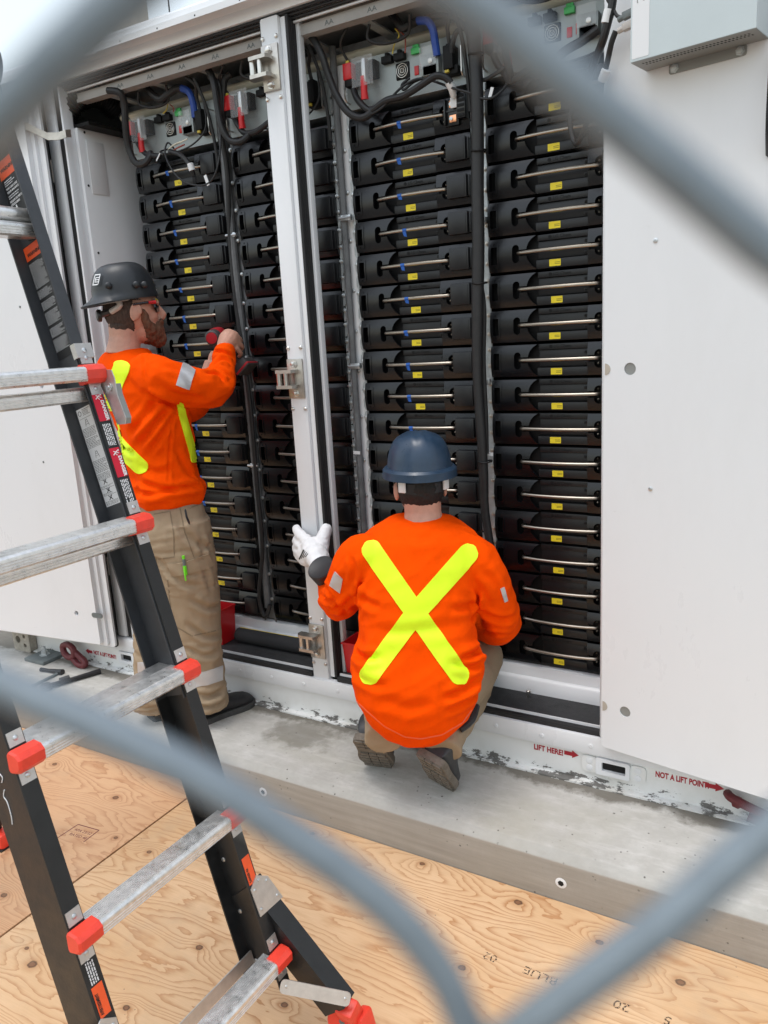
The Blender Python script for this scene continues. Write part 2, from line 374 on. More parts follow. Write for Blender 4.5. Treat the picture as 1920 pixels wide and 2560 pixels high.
knA = [(-.243, -.445, .010), (.091, -.473, .014), (.344, -.519, .012), (.044, -.768, .012), (.562, -.56, .014), (-1.031, -1.296, .016), (-1.099, -1.265, .008), (-.676, -1.276, .011), (-.648, -1.036, .012), (-1.102, -.796, .010), (-.312, -1.081, .011), (-.655, -.472, .010), (.30, -1.18, .012), (.8, -.9, .013)]
knB = [(-1.902, -.562, .012), (-1.468, -.62, .014), (-1.27, -.792, .009), (-1.366, -1.156, .012), (-2.3, -.9, .013)]
plywood('ply_pale', (.60, .375, .195), (.71, .485, .285), (.40, .175, .060), 1, knA)
plywood('ply_red', (.57, .32, .165), (.63, .385, .215), (.36, .145, .055), 5, knB)
def sheet(x0, y0, x1, y1, mat, label):
    return tag(MB().span((x0, y0, -.168), (x1, y1, -.15), .0015).obj('plywood_sheet', mat, smooth=0), label, 'plywood', 'plywood sheets laid on the ground')
shA = sheet(-1.208, -1.632, 1.23, -.415, 'ply_pale', 'pale knotty plywood sheet along the concrete pad, stamped with black numbers, under the ladder wheel')
shB = sheet(-3.65, -1.632, -1.216, -.415, 'ply_red', 'reddish plywood sheet along the concrete pad with a stamped rectangle, left of the seam')
sheet(-1.208, -2.86, 1.23, -1.638, 'ply_pale', 'pale plywood sheet edge to edge with the stamped sheet, away from the pad')
sheet(-3.65, -2.86, -1.214, -1.638, 'ply_red', 'reddish plywood sheet away from the pad, beside the pale sheets')
for t, x, y in (('02', .118, -.690), ('BLUE', .285, -.690), ('20', .468, -.688), ('5', .565, -.680)):
    text('stamp', t, .036, 'stamp_ink', (x, y, -.15), (-1, .03, 0), (-.03, -1, 0), shA, ext=.0002, sx=1.15)
st = MB()
for a, b in (((-1.461, -.891), (-1.459, -.799)), ((-1.459, -.799), (-1.359, -.789)), ((-1.36, -.789), (-1.355, -.86))):
    a, b = V((*a, -.1497)), V((*b, -.1497)); d = (b - a).normalized(); n = V((-d.y, d.x, 0)) * .0018
    st.add([a - n, b - n, b + n, a + n], [(0, 1, 2, 3)])
st.obj('stamp', 'maroon', shB, 0)
text('stamp', 'APA 23/32', .018, 'maroon', (-1.445, -.83, -.15), (.99, .1, 0), (-.1, 1, 0), shB, ext=.0001)
text('stamp', 'RATED 48', .018, 'maroon', (-1.44, -.855, -.15), (.99, .1, 0), (-.1, 1, 0), shB, ext=.0001)

# ================================================================== battery container
for nm in ('white_door', 'white'):
    g = NG(nm, .32); sm = g.noise(2.4, g.mapping((1.3, 1.3, .5), (3 if nm == 'white' else 0, 1, 2)), det=9, rough=.7); sc = g.noise(9, g.mapping((1, 1, 3.5), (2, 5, 1)), det=9, rough=.75)
    col = g.mix(g.rng(sm, .48, .72, 0, .20), (.738, .756, .775), (.59, .595, .59)); col = g.mix(g.rng(sc, .655, .70, 0, .22), col, (.40, .39, .37)); g.color(col)
    g.lk(g.rng(sm, .3, .7, .24, .42), g.b.inputs['Roughness']); g.bump(g.noise(1.7, det=2), .25, .004)
g = NG('worn_white', .42)
gz = g.sep(); mk = g.noise(22, g.mapping((.7, 1, 1.6)), det=9, rough=.72); lowz = g.rng(gz[2], .018, .050, 1., 0.)
wear = g.rng(g.math('ADD', g.math('MULTIPLY', mk, 1.0), g.math('MULTIPLY', lowz, .17)), .685, .70, 0., 1.)
wear = g.math('MULTIPLY', wear, g.rng(gz[2], .036, .048, 1, 0)); wear = g.math('MULTIPLY', wear, g.rng(g.noise(2.6, g.mapping(loc=(1.3, 0, 0))), .36, .46))
dirt = g.math('MULTIPLY', g.rng(g.noise(6, det=7), .45, .7), g.rng(gz[2], 0, .1, .5, .05))
g.color(g.mix(wear, g.mix(dirt, (.78, .79, .78), (.45, .42, .34)), g.mix(g.noise(70), (.10, .095, .085), (.21, .205, .195)))); g.bump(wear, .5, -.002)

cont = thing('battery_container', (-1.1, 0, 0), 'white steel battery container with open doors, standing on the concrete pad', 'container')
XL, XR = -2.86, 3.2
MB().span((XL, .0, .0), (XR, .12, .107)).obj('base_rail', 'worn_white', cont, 0)
MB().span((XL, -.03, 0), (XR, .0, .006)).obj('base_foot', 'worn_white', cont, 0)
MB().span((XL + .35, -.014, .108), (XR, .02, .176), .006).obj('sill_flange', 'white', cont)
for x in (-1.99, -1.82, -1.66, -1.502, -1.334, -1.163, -.995, -.83, -.66, -.49, -.325, -.158, .01, .178):
    MB().lathe((x, -.0135, .142), (0, -1, 0), [(0, .0085), (.002, .0085), (.0035, .006), (.0035, .0032), (.0015, .003)], 14).obj('rivet', 'white', cont)
for x0, x1 in ((-1.985, -.957), (-.836, .235)):     # seal, tread and step of each bay
    sl_ = MB(); sl_.span((x0, -.004, .176), (x1, .018, .190), .003)
    for k in range(3): sl_.cyl((x0, .002 + k * .007, .191), (x1, .002 + k * .007, .191), .004, 8)
    sl_.obj('sill_seal', 'seal', cont)
    MB().span((x0, .0185, .176), (x1, .0235, .203)).obj('trim_strip', 'white', cont)
    MB().span((x0, .0235, .17), (x1, .166, .1985)).obj('tread_mat', 'tread', cont) if 'tread' in MATS else None
    MB().rings([[(x, .165, .17), (x, .165, .199), (x, .172, .242), (x, .178, .250), (x, .187, .254), (x, .196, .288), (x, .21, .294), (x, .40, .294), (x, .4, .17)] for x in (x0 - .01, x1 + .01)]).obj('inner_step', 'white', cont, 30)
    MB().span((x0, .214, .2945), (x1, .6, .307)).obj('rack_foam', 'foam', cont, 0)
# centre post
pl = MB(); pl.span((-.9555, 0, .168), (-.878, .055, 2.568), .009); pl.obj('centre_post', 'white', cont)
MB().span((-.8775, .012, .185), (-.850, .05, 2.56), .004).obj('post_side', 'white', cont)
ps = MB()
for k in range(4): ps.cyl((-.8475 + k * .0, .012 + k * .012, .19), (-.8475, .012 + k * .012, 2.56), .0075, 8)
ps.obj('post_seal', 'seal', cont)
MB().span((-.842, .048, .19), (-.828, .075, 2.552), .002).obj('post_edge', 'white', cont)
MB().span((-.966, .016, .19), (-.956, .05, 2.56), .003).obj('post_seal', 'seal', cont)
for zc, dd in ((2.4096, .0933), (1.3699, .1109), (.336, .095)):
    for s_ in (-1, 1):
        for bx in (-.9487, -.8842):
            MB().lathe((bx + (.004 if bx < -.9 else -.004), 0, zc + s_ * dd), (0, -1, 0), [(0, .0072), (.003, .0072), (.0062, .0045), (.0065, .0015)], 12).obj('bolt', 'steel', cont)
    k = MB(); k.span((-.9525, -.008, zc - .072), (-.8815, -.0005, zc + .072), .003)           # back plate
    for z0 in (-.030, .026):                                                                     # two ears
        k.plate([(-.072, -.008), (.012, -.008), (.018, -.03), (.010, -.048), (-.060, -.048), (-.073, -.03)], [], .012, lambda a, b, c, z0=z0, zc=zc: V((-.935 + a + .018, b, zc + z0 + c - .004)))
    hz = k.obj('latch_keeper', 'bracket', cont)
    kk = MB(); kk.cyl((-.975, -.03, zc - .024), (-.975, -.03, zc + .024), .0105, 14); kk.cyl((-.94, -.036, zc - .024), (-.94, -.036, zc + .024), .0085, 14); kk.obj('roller', 'steel', hz)
    for z0 in (-.053, .053): MB().lathe((-.918, -.008, zc + z0), (0, -1, 0), [(0, .015), (.003, .015), (.0031, .0105), (.011, .0105), (.0125, .008)], 6 if z0 > 0 else 6).obj('bolt', 'steel', hz)
# top beam
MB().span((XL, 0, 2.574), (XR, .10, 2.66), .004).obj('top_beam', 'white', cont)
MB().rings([[(x, -.052, 2.612), (x, -.058, 2.622), (x, -.052, 2.648), (x, .0, 2.68), (x, .1, 2.69), (x, .1, 2.61)] for x in (XL, XR)]).obj('eave', 'white', cont, 20)
MB().span((XL, -.062, 2.605), (XR, -.0585, 2.626)).obj('drip_strip', 'white', cont)
for x in (-1.86, -1.70, -1.55, -1.36, -1.18, -.98): MB().lathe((x, -.062, 2.613), (0, -1, 0), [(-.002, .003), (.0006, .003)], 8).obj('rivet_hole', 'dark_hole', cont)
for x in (-1.80, -1.70): MB().plate([(-.022, 0), (.022, 0), (.012, .02), (-.012, .02)], [arc(0, .01, .006, 0, -330, 8)], .003, lambda a, b, c, x=x: V((x + a, -.066 + c, 2.60 + b))).obj('lug', 'white', cont)
tb = MB()
for k in range(3): tb.cyl((-2.0, .012 + k * .009, 2.568 - .008 * k), (.25, .012 + k * .009, 2.568 - .008 * k), .0055, 8)
tb.obj('head_seal', 'seal', cont)
MB().span((-1.99, .036, 2.5405), (.25, .044, 2.5465)).obj('head_trim', 'white', cont, 0)
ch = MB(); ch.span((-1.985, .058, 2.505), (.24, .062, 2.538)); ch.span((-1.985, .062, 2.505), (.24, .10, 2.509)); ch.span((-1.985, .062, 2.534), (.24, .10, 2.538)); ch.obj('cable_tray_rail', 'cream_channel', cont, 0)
ch = MB(); ch.span((-1.985, .30, 2.49), (.24, .304, 2.53)); ch.span((-1.985, .304, 2.49), (.24, .34, 2.494)); ch.obj('cable_tray_rail', 'galv', cont, 0)
for i in range(9):
    x = -1.80 + i * .24
    MB().box((x, .20, 2.511), (.036, .22, .006), Matrix.Rotation(rad(0), 3, 'X')).obj('tray_rung', 'galv', cont, 0)
for i in range(11): text('mark', 'AA', .022, 'plate_grey', (-1.72 + i * .165, .0577, 2.513), (1, 0, 0), (0, 0, 1), cont, ext=.0003, sx=1.2)
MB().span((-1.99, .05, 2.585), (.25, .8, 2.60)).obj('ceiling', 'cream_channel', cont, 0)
rr = MB(); rr.rings([[(x, .27 + .05 * math.cos(t), 2.468 + .022 * math.sin(t)) for t in [PI * k / 8 + PI / 2 for k in range(17)]] for x in (-1.9, .24)]); rr.obj('ceiling_duct', 'cream', cont)
MB().span((-1.995, .78, .17), (.3, .80, 2.6)).obj('back_wall', 'black_matt', cont, 0)
MB().span((XL, .02, 2.66), (XR, 2.4, 2.675)).obj('roof', 'white', cont, 0)
MB().span((XL, 2.38, 0), (XR, 2.4, 2.66)).obj('rear_wall', 'white', cont, 0)
MB().span((XL, .001, .107), (-2.13, .05, 2.574)).obj('front_wall', 'white', cont, 0)
MB().span((.26, .001, .107), (XR, .05, 2.574)).obj('front_wall', 'white', cont, 0)
MB().span((XL, .05, .107), (XL + .03, 2.38, 2.66)).obj('end_wall', 'white', cont, 0); MB().span((XR - .03, .05, .107), (XR, 2.38, 2.66)).obj('end_wall', 'white', cont, 0)
# left jamb: post, seals, inner side wall
MB().span((-2.098, -.004, .177), (-2.034, .05, 2.573), .012).obj('jamb_post', 'white', cont)
MB().span((-2.128, -.02, .177), (-2.10, .03, 2.573), .004).obj('jamb_seal', 'seal', cont)
MB().span((-2.033, .004, .18), (-2.0, .04, 2.573), .006).obj('jamb_seal', 'seal', cont)
MB().span((-1.999, -.002, .18), (-1.988, .05, 2.56), .003).obj('jamb_edge', 'white', cont)
MB().span((-2.0, .05, .17), (-1.972, .78, 2.42), .002).obj('side_wall', 'white_inner', cont)
MB().span((-1.971, .085, 2.16), (-1.968, .175, 2.37), .0012).obj('hatch_plate', 'white_inner', cont)
MB().plate(rrect(.10, .9, .40, 1.82, .03), [], .010, lambda a, b, c: V((-1.972 + c, a, b))).obj('louvre_panel', 'white_inner', cont)
for zz in (1.77, 1.68, 1.59, 1.50, 1.41, 1.32):
    for yy in (.14, .21, .28): MB().plate(rrect(yy, zz, yy + .035, zz + .012, .006), [], .003, lambda a, b, c: V((-1.9605 + c, a, b))).obj('louvre_slot', 'white', cont)
for yy, zz in ((.085, 2.40), (.165, 2.355), (.075, 1.92), (.19, 1.88), (.07, 2.19)): MB().lathe((-1.9715, yy, zz), (1, 0, 0), [(-.001, .005), (.0015, .005)], 10).obj('wall_hole', 'dark_hole', cont)
MB().span((-1.99, .05, 2.412), (-1.90, .30, 2.424)).obj('wall_ledge', 'black_matt', cont, 0)
MB().span((.205, -.012, .177), (.262, .06, 2.573), .008).obj('hinge_post', 'white', cont)
MB().span((.19, .06, .17), (.21, .78, 2.58)).obj('side_wall', 'white_inner', cont, 0)
# lifting pocket, castings, lettering on the base rail
pk = MB(); pk.plate(rrect(.195, .045, .305, .104, .006), [rrect(.215, .060, .292, .092, .004)[::-1]], .014, lambda a, b, c: V((a, -.001 - c, b))); pko = pk.obj('lift_pocket', 'white', cont)
MB().span((.212, -.0012, .058), (.294, .0, .094)).obj('pocket_hole', 'dark_hole', pko, 0)
for x in (.172, .33):
    MB().plate(rrect(x - .025, .042, x + .025, .1, .012), [], .006, lambda a, b, c: V((a, -.0005 - c, b))).obj('pocket_plate', 'worn_white', pko)
    for zz in (.058, .084): MB().lathe((x, -.006, zz), (0, -1, 0), [(0, .011), (.002, .011), (.003, .006)], 14).obj('bolt', 'white', pko)
pk2 = MB(); pk2.plate(rrect(-2.10, .045, -1.99, .104, .006), [rrect(-2.08, .060, -2.01, .092, .004)[::-1]], .014, lambda a, b, c: V((a, -.001 - c, b))); pk2.obj('lift_pocket', 'white', cont)
MB().span((-2.082, -.0012, .058), (-2.008, .0, .094)).obj('pocket_hole', 'dark_hole', cont, 0)
def arrow(x0, x1, z, h, parent, left=False):
    L = x1 - x0; pts = [(0, -h * .28), (L * .55, -h * .28), (L * .55, -h * .55), (L, 0), (L * .55, h * .55), (L * .55, h * .28), (0, h * .28)]
    if left: pts = [(L - a, b) for a, b in pts][::-1]
    MB().plate(pts, [], .0006, lambda a, b, c: V((x0 + a, -.0004 - c, z + b))).obj('arrow_mark', 'print_red', parent, 0)
text('lettering', 'LIFT HERE!', .028, 'print_red', (-.024, -.0003, .076), (1, 0, 0), (0, 0, 1), cont, sx=.80, bold=.0009)
arrow(.084, .134, .089, .026, cont)
text('lettering', 'NOT A LIFT POINT!', .028, 'print_red', (.383, -.0003, .076), (1, 0, 0), (0, 0, 1), cont, sx=.66, bold=.0009)
arrow(.532, .588, .086, .026, cont)
text('lettering', 'NOT A LIFT POINT!', .028, 'print_red', (-2.296, -.0003, .05), (1, 0, 0), (0, 0, 1), cont, sx=.66, bold=.0009)
arrow(-2.355, -2.305, .058, .026, cont, True)
fit = MB(); fit.plate(rrect(-2.87, -.0, -2.735, .125, .012), [arc(-2.828, .062, .02, 0, -330, 10), arc(-2.775, .085, .012, 0, -330, 8), arc(-2.775, .035, .012, 0, -330, 8)], .04, lambda a, b, c: V((a, -.006 - c, b))); fit.obj('corner_fitting', 'casting', cont)
# roof-line things behind: a beige steel upright with a clamp, and a wire
po = thing('steel_upright', (-2.06, .5, 2.675), 'beige steel upright with clamp standing above the container roof', 'post')
MB().span((-2.14, .46, 2.676), (-1.98, .54, 4.2), .004).obj('column', 'post_beige', po)
cl = MB(); cl.box((-2.20, .45, 2.80), (.16, .03, .035), Matrix.Rotation(rad(12), 3, 'Y'), .004); cl.box((-2.27, .45, 2.79), (.03, .05, .12), Matrix.Rotation(rad(-20), 3, 'Y'), .004); cl.obj('clamp', 'galv', po)
MB().lathe((-2.03, .459, 2.98), (0, -1, 0), [(0, .02), (.015, .02), (.016, .01)], 6).obj('bolt', 'galv', po)
tag(MB().tube([(-1.93, .62, 2.676), (-1.925, .62, 3.2), (-1.90, .62, 4.2)], .0035, 6).obj('wire', 'black_cable'), 'thin dark wire rising above the container roof beside the beige upright', 'wire')

# ================================================================== doors
def door_frame(o, d): # d along the door, n towards the viewer's side
    d = V(d).normalized(); n = V((d.y, -d.x, 0));
    if n.y > 0: n = -n
    o = V(o); return lambda a, b, c: o + d * a + V((0, 0, b)) + n * c
fr = door_frame((.222, -.05, 0), (.9827, -.185, 0))
HO = [arc(.079, z, .0175, 0, -345, 14) for z in (1.376, .316, 2.42)]
dr = MB().plate(rrect(0, .171, 1.03, 2.56, .014), HO, .012, lambda a, b, c: fr(a, b, c - .012)).obj('door', 'white_door', cont, 25)
MB().plate(rrect(-.004, .166, 1.034, 2.565, .016), [arc(.079, z, .0195, 0, -345, 12) for z in (1.376, .316, 2.42)], .003, lambda a, b, c: fr(a, b, c - .0155)).obj('edge_seal', 'seal', dr)
MB().plate(rrect(.004, .175, 1.026, 2.555, .012), [], .02, lambda a, b, c: fr(a, b, c - .05)).obj('outer_skin', 'post_beige', dr)
for z in (1.376, .316):
    MB().plate(arc(.004, z, .0165, -88, 88, 10), [], .0015, lambda a, b, c: fr(a, b, c + .0002)).obj('half_hole', 'post_beige', dr)
for z in (1.376, .316): MB().plate(arc(.079, z, .0172, 0, 345, 14), [], .001, lambda a, b, c: fr(a, b, c - .004)).obj('hole_lit_disc', 'box_dark', dr)  # disc added inside each hole, its tone imitating a lit surface behind
for a, b in ((.1455, 1.714), (.1455, 1.035), (.56, 1.715), (.56, 1.035)):
    MB().lathe(fr(a, b, 0), fr(0, 0, 1) - fr(0, 0, 0), [(0, .0062), (.002, .0062), (.003, .004), (.003, .002), (.001, .002)], 12).obj('rivet', 'zinc', dr)
MB().tube([fr(.425, 2.10, .0), fr(.432, 2.06, .035), fr(.433, 1.98, .042), fr(.432, 1.92, .035), fr(.425, 1.88, 0)], .014, 10, 4).obj('handle', 'black_plastic', dr)
# control box on the right door
bx = thing('control_box', fr(.24, 2.12, .05), 'grey steel control box with vented underside bolted to the open right door', 'control box')
BA, BB, BZ = .112, .406, 2.134
MB().plate([(BA, BZ), (BB, BZ), (BB, BZ + .34), (BA, BZ + .34)], [], .0985, lambda a, b, c: fr(a, b, c + .001)).obj('case', 'box_grey', bx, 0)
MB().plate([(BA + .001, .002), (BB - .001, .002), (BB - .001, .0985), (BA + .001, .0985)], [], .0012, lambda a, b, c: fr(a, BZ - .0014 + c, b)).obj('underside', 'box_dark', bx, 0)
for r_, cc in ((0, .073), (1, .060)):
    for i in range(30):
        a = BA + .022 + i * .0086 + r_ * .004
        MB().box(fr(a, BZ - .0012, cc), (.0034, .007, .001), Matrix.Rotation(rad(-22), 3, 'Z')).obj('vent_slot', 'dark_hole', bx, 0)
MB().plate(rrect(.172, BZ - .024, .358, BZ + .001, .006), [], .003, lambda a, b, c: fr(a, b, c + .0008)).obj('mount_plate', 'box_dark', bx)
for a in (.186, .344): MB().lathe(fr(a, BZ - .012, .004), fr(0, 0, 1) - fr(0, 0, 0), [(0, .0115), (.002, .0115), (.0021, .008), (.006, .008), (.007, .006)], 6).obj('bolt', 'galv', bx)
lb = MB().plate(rrect(BA + .004, BZ + .006, BA + .047, BZ + .33, .003), [], .0006, lambda a, b, c: fr(a, b, c + .0996)).obj('label_sheet', 'paper', bx)
ax = fr(1, 0, 0) - fr(0, 0, 0)
text('lettering', 'OVERRIDE BUTTON', .0085, 'print_black', fr(BA + .037, BZ + .235, .1003), (0, 0, -1), ax, bx, ext=.0001, bold=.0002)
for i, t in enumerate(('Mechanical button for the system manual restart. Normal', 'condition: Button OFF. This button has to be in high', 'voltage in use for BMS normal: External Button (OFF)', 'override one end: 600VDC. Press Button [ON] in normal', 'position as stored is hardware released.')):
    text('lettering', t, .0052, 'print_black', fr(BA + .031 - i * .0052, BZ + .25, .1003), (0, 0, -1), ax, bx, ext=.0001)
for b, m_, nm in ((2.262, 'plate_grey', 'connector'), (2.236, 'strap_grey', 'connector')):
    cn = MB(); cn.box(fr(BA - .022, b, .052), (.04, .016, .018), Matrix.Rotation(rad(-10.7), 3, 'Z') @ Matrix.Rotation(rad(-8), 3, 'Y'), .002); cn.box(fr(BA - .006, b + .002, .052), (.014, .024, .026), Matrix.Rotation(rad(-10.7), 3, 'Z'), .002); cn.cyl(fr(BA - .055, b - .006, .05), fr(BA - .04, b - .003, .051), .007, 10); cn.obj(nm, m_, bx)
cable('signal_cable', [(0.294,-0.114,2.255), (0.266,-0.109,2.266), (0.252,-0.106,2.292), (0.238,-0.104,2.316), (0.232,-0.093,2.345)], .0045, 'black_cable', 'thin black cable plugged into the upper connector of the grey control box')
cable('signal_cable', [(0.262,-0.108,2.233), (0.25,-0.101,2.211), (0.236,-0.083,2.178), (0.222,-0.07,2.144), (0.204,-0.057,2.103), (0.149,0.04,2.07), (0.103,0.08,2.021), (0.076,0.11,2.096), (0.091,0.12,2.16)], .0075, 'black_cable', 'black cable from the lower connector of the grey control box looping down into the rack')
cable('power_cable', [(0.256,-0.107,2.342), (0.252,-0.106,2.297), (0.241,-0.104,2.259), (0.223,-0.091,2.219), (0.192,-0.044,2.197), (0.146,0.05,2.177), (0.12,0.06,2.111)], .0105, 'black_cable', 'thick sleeved black cable with white bands hanging at the right door edge')
for p, q, w_ in (((0.244,-0.107,2.287), (0.236,-0.105,2.258), 'beside the control box connectors'), ((0.232,-0.082,2.155), (0.218,-0.07,2.134), 'below the control box')): tag(MB().cyl(p, q, .0125, 12).obj('cable_band', 'paper'), 'white marker sleeve on a black cable ' + w_, 'cable marker', 'white cable markers at the right door')
# left door
fl = door_frame((-2.045, -.055, 0), (-.9945, -.105, 0))
HL = [arc(.175, .318, .012, 0, -345, 14), arc(.175, 1.376, .012, 0, -345, 14), rrect(.03, .312, .085, .334, .010)[::-1]]
dl = MB().plate(rrect(.0, .152, 1.03, 2.56, .014), [], .012, lambda a, b, c: fl(a, b, c)).obj('door', 'white_door', cont, 25)
MB().plate(rrect(.052, .175, .98, 2.53, .012), [arc(.175, z, .012, 0, -345, 14) for z in (.318, 1.376)], .022, lambda a, b, c: fl(a, b, c + .028)).obj('inner_panel', 'white_door', dl, 25)
MB().plate(rrect(.03, .162, .99, 2.55, .012), [], .015, lambda a, b, c: fl(a, b, c + .0125)).obj('inner_rim', 'white', dl, 25)
MB().plate(rrect(-.004, .147, 1.034, 2.565, .016), [], .006, lambda a, b, c: fl(a, b, c - .0065)).obj('edge_seal', 'seal', dl)
MB().plate(rrect(.012, .308, .078, .332, .011), [], .002, lambda a, b, c: fl(a, b, c + .0505)).obj('slot', 'plate_grey', dl)
MB().plate(arc(.175, .318, .0115, 0, 345, 14), [], .002, lambda a, b, c: fl(a, b, c + .028)).obj('hole', 'plate_grey', dl)
for a, b in ((.23, 1.715), (.235, 1.036), (.62, 1.5), (.62, .9)): MB().lathe(fl(a, b, .05), fl(0, 0, 1) - fl(0, 0, 0), [(0, .005), (.002, .0045), (.003, .003)], 10).obj('rivet', 'plate_grey', dl)
for z0 in (.50, 1.35, 2.2): MB().cyl((-2.052, -.045, z0), (-2.052, -.045, z0 + .085), .0085, 12).obj('hinge', 'bracket', dl)
tag(MB().rings([[V(p) + V((0, 0, dz)) + V((.0, -.004, 0)) * 0 + V((nx, ny, 0)) for dz, nx, ny in ((-.014, 0, 0), (.014, 0, 0), (.014, .006, -.006), (-.014, .006, -.006))] for p in ((-2.134,-0.101,2.418), (-2.082,-0.1,2.405), (-2.051,-0.08,2.385), (-2.007,-0.07,2.362), (-1.972,-0.05,2.36), (-1.947,-0.03,2.369), (-1.946,-0.005,2.375))]).obj('door_stay', 'bracket'), 'curved steel stay arm holding the left door open at the jamb', 'door stay')

# ================================================================== racks of battery modules
COLX = [-1.815, -1.284, -.744, -.2275]
RY = .20; PITCH = .115; ZB0 = 2.146; MW = .463; MH = .112
def mat_label():
    g = NG('yellow_label', .5); x = g.sep()
    ln_ = g.math('GREATER_THAN', g.math('SINE', g.math('MULTIPLY', x[2], 1400)), .2); a = g.math('MULTIPLY', ln_, g.math('GREATER_THAN', x[0], -.001)); a = g.math('MULTIPLY', a, g.math('LESS_THAN', g.math('ABSOLUTE', x[2]), .0045)); a = g.math('MULTIPLY', a, g.math('LESS_THAN', x[0], .0165))
    a = g.math('MULTIPLY', a, .75)
    g.color(g.mix(a, (.82, .66, .02), (.05, .04, .01)))
mat_label()
yb = lambda x, z: 0.
def bulge(a, b): t = (b - .056) / .054; return .0105 * (1 - t * t)
fm = lambda a, b, c: V((a, .0 - c, b))     # local module frame: a along x, b up, c towards the front
def keyhole_left():
    edge_hi = [(.163, .1085), (.150, .100), (.141, .089), (.136, .078), (.134, .068)]
    edge_lo = [(.134, .048), (.136, .038), (.143, .026), (.152, .014), (.166, .0035)]
    slot = [(.109, .068)] + arc(.097, .073, .012, 20, 180, 6) + arc(.097, .040, .012, 180, 340, 6) + [(.109, .048)]
    return [(.004, .0035), (.001, .007), (.001, .1045), (.004, .1085)] [::1] , edge_hi, slot, edge_lo
L, hi, slot, lo = keyhole_left()
outer = [(.004, .1085), (.001, .1045), (.001, .007), (.004, .0035)] + lo[::-1] + slot[::-1] + hi[::-1]
win = rrect(.011, .028, .033, .084, .002)
cutz = [.012, .022, .034, .056, .078, .09, .1]
left_plate = MB().plate(outer, [win[::-1]], .020, lambda a, b, c: fm(a, b, c - .018), cutz, bulge).mesh('left_grip_plate', 'black_plastic', 30)
ear = MB().plate(rrect(.006, .014, .038, .098, .010), [rrect(.0115, .0285, .0325, .0835, .002)[::-1], arc(.022, .0205, .0034, 0, -330, 8), arc(.022, .0915, .0034, 0, -330, 8)], .0045, lambda a, b, c: fm(a, b, c), cutz, bulge).mesh('window_ear', 'black_plastic', 30)
rs = [(.352, .068)] + arc(.372, .069, .0165, 150, -10, 8)[::1]
right_outer = [(.334, .1085), (.334, .068), (.357, .068)] + arc(.372, .070, .0155, 190, 0, 8) + arc(.372, .042, .0155, 0, -190, 8) + [(.357, .046), (.334, .046), (.334, .0035), (.458, .0035), (.462, .007), (.462, .1045), (.458, .1085)]
right_plate = MB().plate(right_outer, [], .020, lambda a, b, c: fm(a, b, c - .018), cutz, bulge).mesh('right_grip_plate', 'black_plastic', 30)
cv = MB(); cv.box((.419, -.016, .0585), (.072, .034, .072), None, .003); cv.box((.3815, -.006, .0585), (.005, .02, .030), None, .001); cv.box((.4585, -.008, .0585), (.008, .03, .066), None, .002)
cover = cv.mesh('terminal_cover', 'black_panel')
cl_ = MB(); cl_.box((.419, -.0335, .0585), (.060, .0015, .060), None, .0006); cover_face = cl_.mesh('cover_face', 'black_panel')
h = MB(); h.box((.2315, .20, .056), (.462, .36, .108), None, .003); housing = h.mesh('housing', 'black_matt')
ce = MB(); ce.span((.166, .006, .090), (.333, .028, .1085), .0015); ce.span((.166, .014, .034), (.333, .028, .089), .001); ce.span((.163, .000, .0035), (.335, .028, .031), .0015)
for z in (.042, .079): ce.span((.318, .0095, z - .005), (.331, .0145, z + .005), .0008)
centre = ce.mesh('centre_panel', 'black_panel')
notch = MB().span((.3205, .0088, -.003), (.329, .0096, .003)).mesh('notch', 'dark_hole', 0)
def rod_pts(): return [(.103, .012, .058), (.1035, -.004, .058), (.108, -.0125, .058), (.118, -.017, .058), (.17, -.026, .058), (.2385, -.0295, .058), (.307, -.026, .058), (.359, -.017, .058), (.369, -.0125, .058), (.3735, -.004, .058), (.374, .012, .058)]
hm = MB().tube(rod_pts(), .0056, 10, 2)
for xx, zz in ((.108, .0745), (.108, .040), (.366, .0745), (.366, .040)): hm.lathe((xx, .012, zz), (0, -1, 0), [(0, .0032), (.010, .0032), (.012, .001)], 8)
handle = hm.mesh('handle', 'rod')
lab = MB().plate(rrect(-.019, -.0105, .019, .0105, .0018), [], .0006, lambda a, b, c: V((a, -c, b))).mesh('label', 'yellow_label', 0)
def tape_mesh(k):
    t = MB(); t.tube([(.196 + .004 * k, -.0283, .058), (.212 + .004 * k, -.0292, .0582)], .0062, 10)
    z1 = .052 - .006 * k; t.add([(.198, -.033, .060), (.213, -.0335, .0605), (.213 + .003 * k, -.032, z1 - .009), (.199 + .005 * k, -.031, z1 - .006), (.198, -.0318, .060), (.213, -.0322, .0605), (.213 + .003 * k, -.0305, z1 - .009), (.199 + .005 * k, -.0295, z1 - .006)], [(0, 1, 2, 3), (7, 6, 5, 4), (0, 4, 5, 1), (1, 5, 6, 2), (2, 6, 7, 3), (3, 7, 4, 0)])
    return t.mesh('blue_tape', 'blue_tape', 30)
tapes = [tape_mesh(k) for k in (0, .4, .8, 1.3)]
brand = text_mesh('LG Chem', .0135, 'black_matt', .0004, .0002)
lg = MB().lathe((0, 0, 0), (0, -1, 0), [(0, .0058), (.0006, .0058), (.0006, .0045), (.0003, .0044)], 14); lgm = lg.mesh('emblem', 'black_matt')
for q in brand.vertices: q.co = V((.218 + q.co.x * 1.1, .0056 - q.co.z, .0955 + q.co.y))
ORD = ['first', 'second', 'third', 'fourth', 'fifth', 'sixth', 'seventh', 'eighth', 'ninth', 'tenth', 'eleventh', 'twelfth', 'thirteenth', 'fourteenth', 'fifteenth', 'sixteenth', 'seventeenth']
WHERE = ['in the rack beside the side wall', 'in the rack behind the centre post', 'in the blue-taped rack beside centre post', 'in the rack beside the right door']
